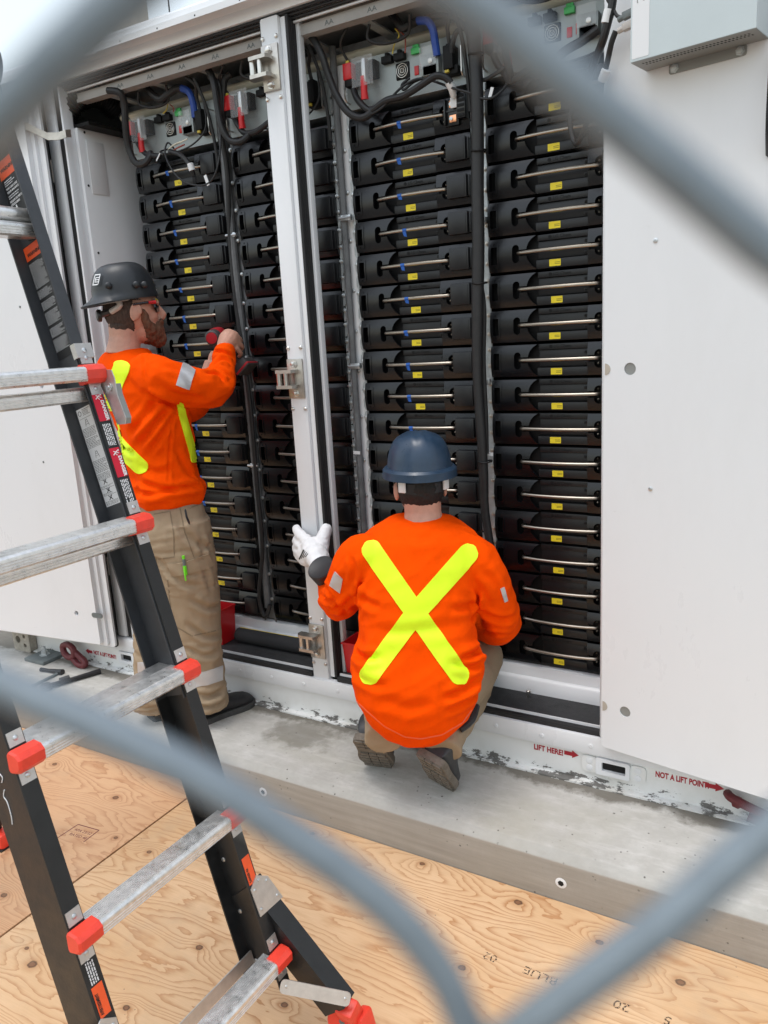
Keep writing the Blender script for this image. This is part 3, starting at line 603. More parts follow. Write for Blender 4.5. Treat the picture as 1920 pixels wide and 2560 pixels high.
for ci, cx in enumerate(COLX):
    for r in range(17):
        z = ZB0 - r * PITCH
        o = thing('battery_module', (cx, RY, z), '%s black battery module below the control unit, %s' % (ORD[r], WHERE[ci]), 'battery module', 'battery modules in the racks')
        link('housing', housing, o); link('left_grip_plate', left_plate, o); link('window_ear', ear, o); link('right_grip_plate', right_plate, o); c = link('centre_panel', centre, o)
        link('notch', notch, c, (0, 0, .042)); link('notch', notch, c, (0, 0, .079)); link('brand_mark', brand, c); link('emblem', lgm, c, (.208, .0058, .0995))
        link('handle', handle, o); link('label', lab, c, (.2275 + .004 * math.sin(r * 2.3 + ci), -.0002, .0185))
        if not (ci == 2 and r == 0) and not (ci == 3 and False):
            k = link('terminal_cover', cover, o); link('cover_face', cover_face, k)
        if ci in (0, 2): link('blue_tape', tapes[(r * 7 + ci) % 4], o, (random.uniform(-.006, .008), 0, 0))
# open terminal block of the top module in the third rack
tb = thing('terminal_block', (COLX[2] + .42, RY - .02, ZB0 + .058), 'open black terminal block with copper studs on the top taped module', 'terminal block')
t = MB(); t.box((COLX[2] + .405, RY - .008, ZB0 + .060), (.052, .026, .085), None, .002); t.box((COLX[2] + .447, RY - .018, ZB0 + .070), (.030, .044, .078), None, .002); t.box((COLX[2] + .384, RY - .016, ZB0 + .060), (.006, .03, .08), None, .001); t.box((COLX[2] + .405, RY - .022, ZB0 + .062), (.045, .006, .004)); t.obj('block', 'black_plastic', tb)
for i in range(5): MB().box((COLX[2] + .447, RY - .0405, ZB0 + .04 + i * .0145), (.026, .002, .009), None, .0006).obj('rib', 'black_matt', tb)
for z in (.082, .038):
    MB().box((COLX[2] + .411, RY - .0225, ZB0 + z), (.024, .004, .022), None, .001).obj('copper_bar', 'copper', tb); MB().lathe((COLX[2] + .406, RY - .0245, ZB0 + z), (0, -1, 0), [(0, .006), (.004, .006), (.0045, .002)], 10).obj('screw', 'zinc', tb)

# ------------------------------------------------------------------ control units above the modules
def bpu(ci, cx):
    zb = 2.283; o = thing('rack_control_unit', (cx, RY, zb), 'silver control unit with red plugs at the top, %s' % WHERE[ci], 'control unit', 'rack control units')
    def part(mb, n, m): return mb.obj(n, m, o)
    w = lambda u, v, y=0.: V((cx + .005 + u * .453, RY - y, zb + .150 * (1 - v)))
    fp = MB().plate(rrect(0, 0, .463, .152, .003), [], .004, lambda a, b, c: V((cx + a, RY - .004 - c + .004, zb + b))); part(fp, 'faceplate', 'faceplate')
    part(MB().span((cx + .004, RY + .002, zb + .002), (cx + .459, RY + .4, zb + .148)), 'case', 'galv')
    part(MB().box(w(.065, .27, .03), (.034, .05, .052), None, .003).box(w(.065, .15, .028), (.024, .04, .014), None, .002), 'plug', 'red_plastic')
    part(MB().box(w(.068, .50, .03), (.030, .044, .026), None, .003), 'plug_cap', 'black_matt')
    part(MB().box(w(.065, .08, .045), (.012, .010, .012), None, .001), 'latch_tab', 'wire_yellow')
    part(MB().box(w(.205, .30, .022), (.075, .036, .055), None, .003), 'terminal', 'black_matt')
    part(MB().box(w(.215, .34, .045), (.016, .03, .075), None, .003), 'busbar', 'zinc')
    cv_ = MB().plate([(.115, .06), (.30, .06), (.30, .66), (.115, .66)], [], .001, lambda a, b, c: w(a, b, .062 + c)); cv_.plate([(0, .06), (.062, .06), (.062, .66), (0, .66)], [], .001, lambda a, b, c: w(.30, b, a)); cv_.plate([(.115, 0), (.30, 0), (.30, .062), (.115, .062)], [], .001, lambda a, b, c: w(a, .66, b)); part(cv_, 'clear_cover', 'clear_plastic')
    part(MB().tube([w(.205, .46, .05), w(.207, .75, .054), w(.205, .93, .05)], [.0125, .0115, .0135], 12), 'cable_boot', 'red_boot')
    for v in (.40, .52, .64): part(MB().plate(rrect(-.0125, -.006, .0125, .006, .005), [], .002, lambda a, b, c, v=v: w(.385, v, .001 + c) + V((a, 0, b))), 'port', 'dark_hole')
    for v in (.355, .475, .595): part(MB().box(w(.385, v, .0012), (.016, .0006, .0025)), 'print', 'print_black')
    part(MB().box(w(.485, .44, .004), (.052, .010, .052), None, .004), 'fan_frame', 'black_matt')
    fg = MB()
    for rr_ in (.007, .014, .021): fg.tube([w(.485, .44, .0105) + V((rr_ * math.cos(2 * PI * k / 20), 0, rr_ * math.sin(2 * PI * k / 20))) for k in range(21)], .0011, 6)
    for a_ in (45, 135): fg.tube([w(.485, .44, .0108) + V((.024 * s_ * math.cos(rad(a_)), 0, .024 * s_ * math.sin(rad(a_)))) for s_ in (-1, 1)], .0011, 6)
    part(fg, 'fan_guard', 'steel')
    for u in (.37, .475):
        part(MB().box(w(u, .16, .012), (.040, .024, .022), None, .002).box(w(u, .06, .012), (.012, .018, .012), None, .001), 'socket', 'black_matt')
    part(MB().box(w(.605, .12, .008), (.032, .016, .018), None, .001).box(w(.605, .03, .006), (.022, .012, .012), None, .001), 'terminal_strip', 'green')
    part(MB().box(w(.60, .50, .003), (.016, .008, .028), None, .001), 'switch', 'red_plastic')
    part(MB().box(w(.735, .50, .016), (.064, .032, .062), None, .002).box(w(.735, .60, .03), (.05, .004, .03), None, .001), 'connector_box', 'faceplate')
    part(MB().lathe(w(.745, .44, .034), (0, -1, 0), [(0, .008), (.003, .008), (.004, .004)], 12), 'screw', 'steel')
    part(MB().box(w(.665, .50, .012), (.012, .02, .03), None, .002), 'red_tab', 'red_plastic')
    c2 = MB().plate([(.67, .16), (.80, .16), (.80, .56), (.67, .56)], [], .001, lambda a, b, c: w(a, b, .045 + c)); part(c2, 'clear_cover', 'clear_plastic')
    part(MB().box(w(.895, .48, .024), (.034, .048, .070), None, .003).box(w(.895, .26, .022), (.022, .03, .02), None, .003).box(w(.91, .72, .018), (.044, .036, .026), None, .002), 'plug', 'black_matt')
    part(MB().box(w(.88, .74, .038), (.014, .012, .009), None, .001), 'latch_tab', 'wire_yellow')
    for u in (.012, .988): part(MB().tube([w(u, .24, 0), w(u, .25, .03), w(u, .30, .036), w(u, .80, .036), w(u, .85, .03), w(u, .86, 0)], .0032, 8), 'pull_handle', 'steel')
    part(MB().plate(rrect(-.027, -.011, .027, .011, .001), [], .0006, lambda a, b, c: w(.78, .86, .0006 + c) + V((a, 0, b))), 'type_label', 'paper')
    for k in range(3): part(MB().box(w(.80, .825 + k * .035, .0016), (.020, .0004, .0018)), 'print', 'print_black')
    part(MB().box(w(.27, .93, .001), (.030, .001, .008)), 'caution_label', 'danger_red')
    part(MB().box(w(.20, .03, .001), (.034, .001, .006)), 'caution_label', 'danger_red')
    for u, v in ((.03, .05), (.33, .04), (.53, .05), (.97, .05), (.34, .92), (.55, .93), (.97, .93), (.41, .80), (.65, .86), (.08, .94), (.88, .93)): part(MB().lathe(w(u, v, .0005), (0, -1, 0), [(0, .0042), (.002, .004), (.003, .002)], 10), 'screw', 'steel')
    return w
BW = [bpu(i, x) for i, x in enumerate(COLX)]

# ------------------------------------------------------------------ rack uprights between the columns
def upright(x0, x1, label, mat):
    o = thing('rack_upright', ((x0 + x1) / 2, RY + .02, .3), label, 'rack upright')
    w = x1 - x0; m = MB()
    m.span((x0 + .001, RY + .012, .3), (x1 - .001, RY + .016, 2.44)); m.obj('channel', mat, o, 0)
    for s_, xe in ((0, x0), (1, x1)):
        f = MB()
        for i in range(38):
            z = .315 + i * .0555; q = [(0, -.026), (.006, -.024), (.0115, -.012), (.0115, .012), (.006, .024), (0, .026)]
            pts = [(xe + (a if s_ == 0 else -a), b + z) for a, b in q]
            if s_: pts = pts[::-1]
            f.plate(pts, [], .004, lambda a, b, c: V((a, RY + .004 - c, b)))
        f.obj('flange', 'galv' if mat != 'grey_conduit' else 'grey_conduit', o, 0)['kind'] = 'stuff'
    return o
def bolts(o, xs, z0, z1, dz, y, mat='zinc'):
    me = MB().lathe((0, 0, 0), (0, -1, 0), [(0, .0078), (.0018, .0078), (.0019, .0058), (.0055, .0056), (.0062, .004)], 10).mesh('bolt', mat); z = z0; k = 0
    while z < z1:
        b = link('bolt', me); b.location = (xs[k % len(xs)], y, z); b.parent = o; b.matrix_parent_inverse = o.matrix_basis.inverted(); z += dz * (1 + .12 * math.sin(k * 1.7)); k += 1
u1 = upright(-1.352, -1.285, 'dull grey rack upright between the two racks left of the centre post', 'grey_conduit'); bolts(u1, [-1.296, -1.30], .4, 2.25, .115, RY - .002)
u2 = upright(-.821, -.745, 'pale rack upright with bolts between centre post rack and blue-taped rack', 'white_inner'); bolts(u2, [-.815, -.8155], .34, 2.25, .0575, RY - .001); bolts(u2, [-.777, -.778], .4, 2.25, .16, RY + .011); bolts(u2, [-.750], .5, 2.25, .115, RY - .001)
u3 = upright(-.281, -.2285, 'galvanised rack upright behind the thick black cable bundle', 'galv'); bolts(u3, [-.2335], .4, 2.25, .0575, RY - .001, 'bracket')
MB().span((-1.36, RY - .004, .30), (-1.344, RY + .03, 2.2)).obj('strip', 'black_matt', u1, 0)
for z in (1.93, 1.45, 1.0): MB().box((-1.315, RY - .012, z), (.035, .018, .018), None, .002).cyl((-1.345, RY - .02, z), (-1.29, RY - .02, z), .005, 8).obj('pipe_clip', 'zinc', u1)
for z in (1.93, 1.40): MB().box((-.772, RY - .014, z), (.042, .02, .020), None, .002).cyl((-.80, RY - .022, z), (-.75, RY - .022, z), .005, 8).obj('pipe_clip', 'zinc', u2)
for z in (1.86, 1.33): MB().box((-.240, RY - .014, z), (.022, .02, .020), None, .002).obj('pipe_clip', 'zinc', u3)
tag(MB().tube([(-.79, RY - .004, .30), (-.788, RY - .006, 1.2), (-.79, RY - .004, 2.0), (-.795, RY - .002, 2.5)], .0125, 10, 4).obj('conduit', 'grey_conduit'), 'flat grey conduit running down the upright behind the centre post', 'conduit')
tag(MB().tube([(-1.318, RY - .008, .36), (-1.316, RY - .006, 1.2), (-1.32, RY - .01, 1.9), (-1.325, RY - .01, 2.46)], .016, 10, 4).obj('conduit', 'grey_conduit'), 'scuffed grey conduit running down between the two left racks', 'conduit')

# ------------------------------------------------------------------ cables
G = 'cables in the rack head space'
def lab_cable(pts, r, mat, label): return cable('cable', pts, r, mat, label, G)
lab_cable([(-0.928,0.05,2.545), (-0.861,0.09,2.54), (-0.814,0.1,2.51), (-0.776,0.1,2.443), (-0.764,0.11,2.389), (-0.741,0.12,2.32), (-0.699,0.12,2.258), (-0.656,0.13,2.234), (-0.625,0.14,2.243), (-0.62,0.148,2.262)], .0125, 'black_cable', 'thick black cable looping from the post to the red boot of the blue-taped rack')
lab_cable([(-0.694,0.16,2.338), (-0.682,0.15,2.31), (-0.655,0.14,2.278), (-0.63,0.14,2.256), (-0.612,0.142,2.253), (-0.551,0.13,2.269), (-0.48,0.12,2.268), (-0.41,0.11,2.284), (-0.36,0.11,2.3), (-0.332,0.12,2.294), (-0.313,0.13,2.276)], .0110, 'black_cable', 'black cable sweeping across the blue-taped rack control unit to the white lug')
lug = MB().tube([(-0.322,0.128,2.28), (-0.315,0.14,2.262), (-0.318,0.155,2.243)], [.0125, .013, .010], 12); lug.box((-0.322,0.165,2.228), (.026, .006, .032), None, .002)
tag(lug.obj('cable_lug', 'paper'), 'white sleeved lug hanging over the copper terminal', 'cable lug')
lab_cable([(-0.71,0.15,2.254), (-0.635,0.14,2.239), (-0.567,0.13,2.252), (-0.503,0.14,2.298), (-0.438,0.14,2.314), (-0.382,0.14,2.297), (-0.311,0.13,2.261), (-0.247,0.12,2.233), (-0.204,0.11,2.207), (-0.17,0.12,2.205), (-0.139,0.14,2.231), (-0.131,0.16,2.263)], .0040, 'black_cable', 'thin black lead running behind the white lug towards the right rack')
lab_cable([(-0.476,0.16,2.329), (-0.501,0.15,2.311), (-0.489,0.14,2.292), (-0.458,0.15,2.311), (-0.422,0.15,2.316)], .0045, 'black_cable', 'short bunch of thin black leads below the fan of the blue-taped rack')
lab_cable([(-0.623,0.2,2.588), (-0.572,0.18,2.567), (-0.523,0.16,2.519), (-0.491,0.15,2.478), (-0.463,0.15,2.48), (-0.434,0.15,2.486)], .0125, 'black_cable', 'thick black cable dipping from the cable tray above the blue-taped rack')
lab_cable([(-0.434,0.15,2.486), (-0.4,0.15,2.478), (-0.383,0.155,2.452), (-0.379,0.16,2.414), (-0.376,0.165,2.375)], .0125, 'blue_cable', 'blue sleeved cable dropping into the silver box of the blue-taped rack')
lab_cable([(-0.411,0.16,2.491), (-0.351,0.15,2.483), (-0.301,0.14,2.46), (-0.261,0.13,2.424), (-0.246,0.13,2.383), (-0.244,0.13,2.355)], .0085, 'black_cable', 'black cable arching over to the cable bundle beside the right rack')
lab_cable([(-0.272,0.14,2.426), (-0.3,0.15,2.422), (-0.316,0.155,2.394), (-0.322,0.16,2.371)], .0085, 'black_cable', 'short black cable rising from the black plug of the blue-taped rack')
for mt, dx in (('wire_yellow', 0), ('wire_red', 22)): lab_cable([(-0.527,0.17,2.489), (-0.511,0.165,2.464), (-0.532,0.168,2.443), (-0.543,0.172,2.418)] if dx == 0 else [(-0.522,0.17,2.487), (-0.492,0.165,2.46), (-0.491,0.168,2.429), (-0.496,0.172,2.411)], .0022, mt, ('thin yellow wire' if dx == 0 else 'thin red wire') + ' dropping to a black socket of the blue-taped rack')
bun = [(-0.234,0.16,2.48), (-0.242,0.14,2.449), (-0.228,0.12,2.382), (-0.224,0.12,2.311), (-0.222,0.12,2.206), (-0.227,0.125,2.062), (-0.231,0.125,1.936), (-0.234,0.125,1.759), (-0.243,0.125,1.575), (-0.25,0.125,1.353), (-0.243,0.128,1.156), (-0.24,0.13,1.02), (-0.242,0.14,0.879), (-0.223,0.15,0.7), (-0.214,0.16,0.618)]
tag(MB().tube(bun, [.022] * 3 + [.0205] * 6 + [.017] * 3 + [.015] * 3, 14, 5).obj('cable_bundle', 'black_cable'), 'thick taped black cable bundle running down beside the right rack', 'cable bundle')
for p, w_ in (((-0.221,0.12,2.335), 'beside the control unit plug'), ((-0.223,0.125,2.059), 'beside the second and third modules'), ((-0.233,0.125,1.656), 'where the bundle splits in two'), ((-0.233,0.13,1.061), 'just above the small white tag')): tag(MB().tube([V(p) + V((.024 * math.cos(2 * PI * k / 14), .024 * math.sin(2 * PI * k / 14), .002 * math.sin(k))) for k in range(15)], .003, 6).obj('cable_tie', 'black_matt'), 'black cable tie round the thick cable bundle, ' + w_, 'cable tie', 'ties on the cable bundle')
lab_cable([(-0.238,0.14,1.656), (-0.231,0.145,1.568), (-0.24,0.15,1.403), (-0.237,0.15,1.22), (-0.238,0.15,1.085)], .011, 'black_cable', 'slimmer black cable beside the thick bundle at the right rack')
tag(MB().box((-0.175,0.118,2.217), (.010, .003, .034), Matrix.Rotation(rad(20), 3, 'Y')).obj('cable_tag', 'paper'), 'white paper tag on the thin lead beside the right rack', 'cable tag')
for p, w_ in (((-0.23,0.16,1.082), 'beside the thick cable bundle'), ((-0.791,0.18,1.069), 'behind the centre post')): tag(MB().box(p, (.030, .003, .012), Matrix.Rotation(rad(3), 3, 'Y')).obj('cable_tag', 'paper'), 'small white tag stuck on the rack upright ' + w_, 'cable tag', 'white tags on the uprights')
lab_cable([(-0.183,0.165,2.34), (-0.167,0.155,2.308), (-0.137,0.15,2.268), (-0.119,0.15,2.248), (-0.059,0.14,2.266), (0.008,0.12,2.258)], .0105, 'black_cable', 'black cable from the red plug of the right rack control unit')
lab_cable([(-0.133,0.13,2.369), (-0.128,0.13,2.315), (-0.121,0.14,2.273), (-0.122,0.15,2.243)], .0115, 'black_cable', 'black cable dropping beside the red plug of the right rack')
lab_cable([(-0.009,0.1,2.236), (0.064,0.09,2.275), (0.123,0.08,2.29), (0.167,0.08,2.31)], .013, 'black_cable', 'thick black cable crossing the right rack control unit towards the door')
# left racks
lab_cable([(-1.765,0.05,2.512), (-1.713,0.06,2.497), (-1.715,0.08,2.46), (-1.733,0.09,2.394), (-1.753,0.11,2.314), (-1.736,0.12,2.254), (-1.699,0.13,2.243), (-1.673,0.145,2.271), (-1.676,0.15,2.286)], .0135, 'black_cable', 'thick black cable looping down the side wall to the red boot of the first rack')
lab_cable([(-1.759,0.165,2.35), (-1.73,0.155,2.31), (-1.691,0.15,2.281), (-1.613,0.14,2.261)], .0105, 'black_cable', 'short black cable under the red plug of the first rack control unit')
lab_cable([(-1.662,0.14,2.54), (-1.617,0.13,2.494), (-1.569,0.13,2.461), (-1.526,0.13,2.47), (-1.492,0.14,2.485), (-1.471,0.15,2.486)], .0135, 'black_cable', 'thick black cable dipping from the tray above the first rack')
lab_cable([(-1.471,0.15,2.486), (-1.44,0.155,2.469), (-1.428,0.16,2.43), (-1.429,0.165,2.376)], .0135, 'blue_cable', 'blue sleeved cable dropping into the silver box of the first rack')
lab_cable([(-1.362,0.14,2.548), (-1.296,0.12,2.504), (-1.27,0.11,2.45), (-1.264,0.11,2.37), (-1.253,0.11,2.302), (-1.23,0.12,2.256), (-1.188,0.13,2.244), (-1.161,0.145,2.262), (-1.157,0.15,2.273)], .0125, 'black_cable', 'thick black cable looping to the red boot of the rack behind the post')
lab_cable([(-1.229,0.16,2.49), (-1.25,0.15,2.475), (-1.263,0.15,2.431), (-1.273,0.15,2.38), (-1.286,0.16,2.33)], .0125, 'black_cable', 'black cable coming down between the two left control units')
lab_cable([(-1.234,0.165,2.342), (-1.21,0.155,2.309), (-1.177,0.15,2.276), (-1.114,0.14,2.27), (-1.041,0.13,2.289)], .0105, 'black_cable', 'black cable under the red plug of the rack behind the post')
lab_cable([(-1.307,0.13,2.488), (-1.268,0.13,2.461), (-1.27,0.14,2.404), (-1.29,0.15,2.288), (-1.298,0.17,2.154), (-1.323,0.18,1.944), (-1.327,0.18,1.722), (-1.318,0.18,1.551), (-1.303,0.18,1.3), (-1.302,0.18,1.139), (-1.306,0.18,0.891), (-1.304,0.18,0.721), (-1.315,0.18,0.588), (-1.344,0.17,0.411), (-1.312,0.16,0.328), (-1.287,0.17,0.382)], .0095, 'black_cable', 'long black cable running down the upright between the two left racks')
lab_cable([(-1.531,0.14,2.273), (-1.553,0.13,2.3), (-1.565,0.12,2.264), (-1.537,0.11,2.209), (-1.484,0.1,2.153), (-1.417,0.1,2.121), (-1.348,0.1,2.113), (-1.3,0.1,2.141), (-1.275,0.11,2.211), (-1.277,0.13,2.289)], .0036, 'black_cable', 'thin black lead hanging in a wide loop across the first rack')
lab_cable([(-1.548,0.13,2.267), (-1.489,0.12,2.246), (-1.448,0.11,2.217), (-1.427,0.11,2.185), (-1.427,0.12,2.159)], [.0095] * 5, 'black_cable', 'unplugged black cable hanging over the top module of the first rack')
tag(MB().tube([(-1.43,0.11,2.201), (-1.424,0.113,2.175)], .0125, 12).obj('cable_sleeve', 'paper'), 'white sleeve on the unplugged cable of the first rack', 'cable sleeve')
tag(MB().box((-1.425,0.12,2.141), (.018, .005, .032), None, .002).obj('cable_lug', 'black_matt'), 'dark lug at the end of the unplugged cable of the first rack', 'cable lug')
tag(MB().box((-1.344,0.1,2.127), (.013, .003, .04), Matrix.Rotation(rad(-18), 3, 'Y')).obj('cable_tag', 'paper'), 'white paper tag on the thin looping lead of the first rack', 'cable tag')
tag(MB().box((-1.614,0.13,2.256), (.034, .002, .005), Matrix.Rotation(rad(-45), 3, 'Y')).obj('cable_tie', 'paper'), 'white cable tie end sticking out below the first rack control unit', 'cable tie')
for i, (mt, p) in enumerate((('cream', (-1.525,0.135,2.282)), ('wire_red', (-1.501,0.13,2.267)), ('cream', (-1.492,0.14,2.288)))): lab_cable([V(p) + V((-.035, 0, -.006 + .004 * i)), V(p) + V((0, -.006, .004)), V(p) + V((.035, 0, .012))], .0028, mt, ('pale wire strand', 'brown wire strand', 'pale wire tail')[i] + ' fanning out below the fan of the first rack')
for mt, q in (('wire_yellow', [(-1.569,0.17,2.451), (-1.576,0.165,2.43), (-1.601,0.17,2.422)]), ('wire_red', [(-1.559,0.17,2.449), (-1.536,0.165,2.43), (-1.545,0.17,2.419)])): lab_cable(q, .002, mt, 'thin %s wire dropping to a black socket of the first rack' % mt.split('_')[1])
for ci, w in enumerate(BW):
    lab_cable([w(.065, .08, .03), w(.035, -.15, .05), w(.05, -.32, .07), w(.12, -.52, .08)], .0048, 'black_cable', 'thin black lead rising from the red plug, ' + WHERE[ci])
    lab_cable([w(.895, .2, .03), w(.90, -.08, .045), w(.95, -.28, .07), w(.88, -.50, .09)], .0065, 'black_cable', 'black lead rising from the black plug, ' + WHERE[ci])
    if ci != 2: lab_cable([w(.45, .92, .01), w(.42, 1.02, .05), w(.58, 1.16, .07), w(.82, 1.06, .06), w(.975, .72, .05), w(.985, .1, .05)], .0032, 'black_cable', 'thin black lead sagging below the fan, ' + WHERE[ci])
    lab_cable([w(.33, -.45, .09), w(.30, -.18, .08), w(.42, -.06, .06), w(.60, -.12, .06), w(.66, -.42, .09)], .0052, 'black_cable', 'thin black lead drooping above the sockets, ' + WHERE[ci])
    lab_cable([w(-.03, -.4, .10), w(-.035, .2, .08), w(-.03, .75, .06), w(.03, 1.12, .07), w(.14, 1.06, .07), w(.20, .94, .055)] if ci == 3 else [w(.98, -.4, .09), w(1.02, .2, .06), w(1.035, .9, .04), w(1.04, 1.6, .03)], .0062, 'black_cable', 'black lead dropping down the upright, ' + WHERE[ci])
du = MB(); pts = [V((-2.032,0.06,2.488)), V((-1.981,0.1,2.541)), V((-1.956,0.18,2.553)), V((-1.959,0.26,2.525))]
P_, R_ = spline(pts, [.05] * 4, 14); R_ = [.045 + .006 * (k % 2) for k in range(len(P_))]; tag(du.tube(P_, R_, 16).obj('bellows_duct', 'black_matt'), 'black corrugated duct in the upper corner above the side wall', 'duct')
# things lying on the sills
def bin_(c, w, d, h, label):
    o = thing('parts_bin', c, label, 'bin'); c = V(c); m = MB(); t_ = .003
    def q(z, s): return [c + V((sx * w / 2 * s, sy * d / 2 * s, z)) for sx, sy in ((-1, -1), (1, -1), (1, 1), (-1, 1))]
    m.rings([q(0, .86), q(h, 1.), q(h, .96), q(.004, .82)]); m.obj('tub', 'red_plastic', o, 20); MB().rings([q(h - .002, 1.06), q(h + .005, 1.06), q(h + .005, .96), q(h - .002, .96)], False).obj('rim', 'red_plastic', o, 20); return o
bin_((-1.545, .11, .2), .12, .10, .16, 'red plastic parts bin on the sill beside the standing worker')
bin_((-.765, .096, .2), .125, .115, .125, 'red plastic parts bin on the sill beside the crouching worker')
ft = thing('foam_tube', (-1.25, .1, .235), 'black foam pipe sleeve with a yellow stripe lying on the sill', 'foam tube')
MB().lathe((-1.455, .136, .2312), (1, .002, .0), [(0, .024), (0, .032), (.50, .032), (.50, .024), (0.001, .024)], 20).obj('sleeve', 'foam', ft)
MB().add([(-1.45, .140, .2636), (-.97, .141, .2636), (-.97, .149, .2622), (-1.45, .148, .2622)], [(0, 1, 2, 3)]).obj('stripe', 'hi_yellow', ft, 0)
tag(MB().lathe((-.09, .13, .199), (.1, 0, 1), [(0, .004), (.018, .004), (.018, .008), (.026, .008), (.028, .005)], 10).obj('loose_bolt', 'steel'), 'loose bolt standing on the black tread mat', 'bolt')
# on the pad, far left
sh = MB(); sh.tube([(-2.46, -.05, .085), (-2.44, -.06, .055), (-2.40, -.065, .04), (-2.37, -.06, .05), (-2.375, -.055, .085), (-2.42, -.05, .10), (-2.46, -.05, .085)], .0155, 10, 4); sh.tube([(-2.38, -.05, .07), (-2.33, -.055, .05), (-2.29, -.06, .03), (-2.30, -.065, .012), (-2.34, -.065, .013), (-2.38, -.06, .035)], .0155, 10, 4)
tag(sh.obj('shackle', 'shackle'), 'dark red lifting shackle beside the left NOT A LIFT POINT lettering', 'shackle')
sh = MB(); sh.tube([(.60, -.02, .085), (.62, -.05, .09), (.70, -.06, .07), (.78, -.06, .05), (.80, -.05, .02), (.74, -.04, .016), (.66, -.03, .03)], .014, 10, 4); sh.lathe((.628, -.02, .07), (0, -1, 0), [(0, .017), (.02, .017), (.022, .012)], 6)
tag(sh.obj('shackle', 'shackle'), 'dark red lifting shackle under the open right door', 'shackle')
bp = thing('anchor_plate', (-2.59, -.06, 0), 'grey steel anchor plate with a bolt on the pad beside the corner fitting', 'anchor plate')
MB().span((-2.67, -.13, .0005), (-2.52, .0, .018), .002).obj('plate', 'plate_grey', bp); MB().lathe((-2.60, -.06, .018), (0, 0, 1), [(0, .026), (.005, .026), (.0051, .017), (.022, .017), (.024, .009), (.045, .009)], 6).obj('bolt', 'galv', bp)
ra = thing('ratchet_wrench', (-2.21, -.19, 0), 'black torque ratchet lying on the concrete pad behind the ladder', 'wrench')
MB().tube([(-2.255, -.29, .014), (-2.215, -.19, .013), (-2.168, -.075, .013)], [.013, .011, .013], 12).obj('handle', 'tool_black', ra); MB().lathe((-2.262, -.305, .001), (0, 0, 1), [(0, .026), (.022, .028), (.028, .02)], 18).obj('head', 'tool_black', ra); MB().tube([(-2.24, -.245, .02), (-2.225, -.205, .021)], .017, 10).obj('collar', 'leather_grey', ra)
ra = thing('socket_wrench', (-2.36, -.23, 0), 'dark T-shaped socket wrench lying on the pad beside the anchor plate', 'wrench')
MB().tube([(-2.345, -.32, .008), (-2.355, -.165, .008)], .007, 10).obj('shaft', 'plate_grey', ra); MB().tube([(-2.47, -.18, .011), (-2.42, -.172, .011), (-2.335, -.16, .012)], [.011, .009, .016], 10).obj('cross_bar', 'tool_black', ra)

# ================================================================== articulated ladder
LO = V((-.25148, -1.15831, .0847)); LG_ = V((-.2951, .0318, .955)).normalized(); LE = V((-.021, -.9998, 0)); LN = LG_.cross(LE).normalized()
def LF(a, b, c): return LO + LE * a + LG_ * b + LN * c
SP = .36
lad = thing('step_ladder', (-.55, -1.3, -.15), 'black articulated ladder with aluminium rungs and red end caps standing on the plywood', 'ladder')
def lbox(m, a0, a1, b0, b1, c0, c1):
    vs = [LF(a, b, c) for a in (a0, a1) for b in (b0, b1) for c in (c0, c1)]
    return m.add(vs, [(0, 1, 3, 2), (4, 6, 7, 5), (0, 4, 5, 1), (2, 3, 7, 6), (0, 2, 6, 4), (1, 5, 7, 3)])
def rail(name, mat, a_web, a_in, b0, b1, c0, c1, t=.004):
    m = MB(); s_ = 1 if a_in > a_web else -1
    prof = [(a_in, c1), (a_web + s_ * .002, c1), (a_web, c1 - .002), (a_web, c0 + .002), (a_web + s_ * .002, c0), (a_in, c0), (a_in, c0 + t), (a_web + s_ * t, c0 + t), (a_web + s_ * t, c1 - .016), (a_web + s_ * t * 1.9, c1 - .014), (a_web + s_ * t * 1.9, c1 - .009), (a_web + s_ * t, c1 - .007), (a_web + s_ * t, c1 - t), (a_in, c1 - t)]
    return m.rings([[LF(a, b, c) for a, c in prof] for b in (b0, b1)]).obj(name, mat, lad, 20)
rR = rail('outer_rail', 'rail_black', -.018, .018, -.075, 1.50, -.115, 0)
rL = rail('outer_rail', 'rail_black', .441, .405, -.075, 1.50, -.115, 0)
iR = rail('inner_rail', 'rail_grey', -.0125, .021, .66, 2.2, -.110, -.006)
iL = rail('inner_rail', 'rail_grey', .4355, .402, .66, 2.2, -.110, -.006)
# dark liner on the inner web (label stock)
XH = V((LN.x, LN.y, 0)).normalized(); ZH = V((0, 0, 1))
def rung(a0, a1, b, c, name='rung', d=.052, h=.033):
    prof = []
    for i in range(9):                                   # ribbed tread
        x = -d / 2 + i * (d - .012) / 8; prof += [(x, h / 2), (x + .0028, h / 2), (x + .0033, h / 2 - .0014), (x + .0044, h / 2 - .0014)]
    prof += [(d / 2 - .006, h / 2 - .001), (d / 2 - .0015, h / 2 - .005), (d / 2, h / 2 - .010)]
    for i in range(3): z = h / 2 - .012 - i * .006; prof += [(d / 2, z), (d / 2 - .0012, z - .001), (d / 2 - .0012, z - .003), (d / 2, z - .004)]
    prof += [(d / 2 - .004, -h / 2), (-d / 2, -h / 2)]
    P0, P1 = LF(a0, b, c), LF(a1, b, c)
    return MB().rings([[p + XH * x + ZH * z for x, z in prof] for p in (P0, P1)]).obj(name, 'alu', lad, 20)
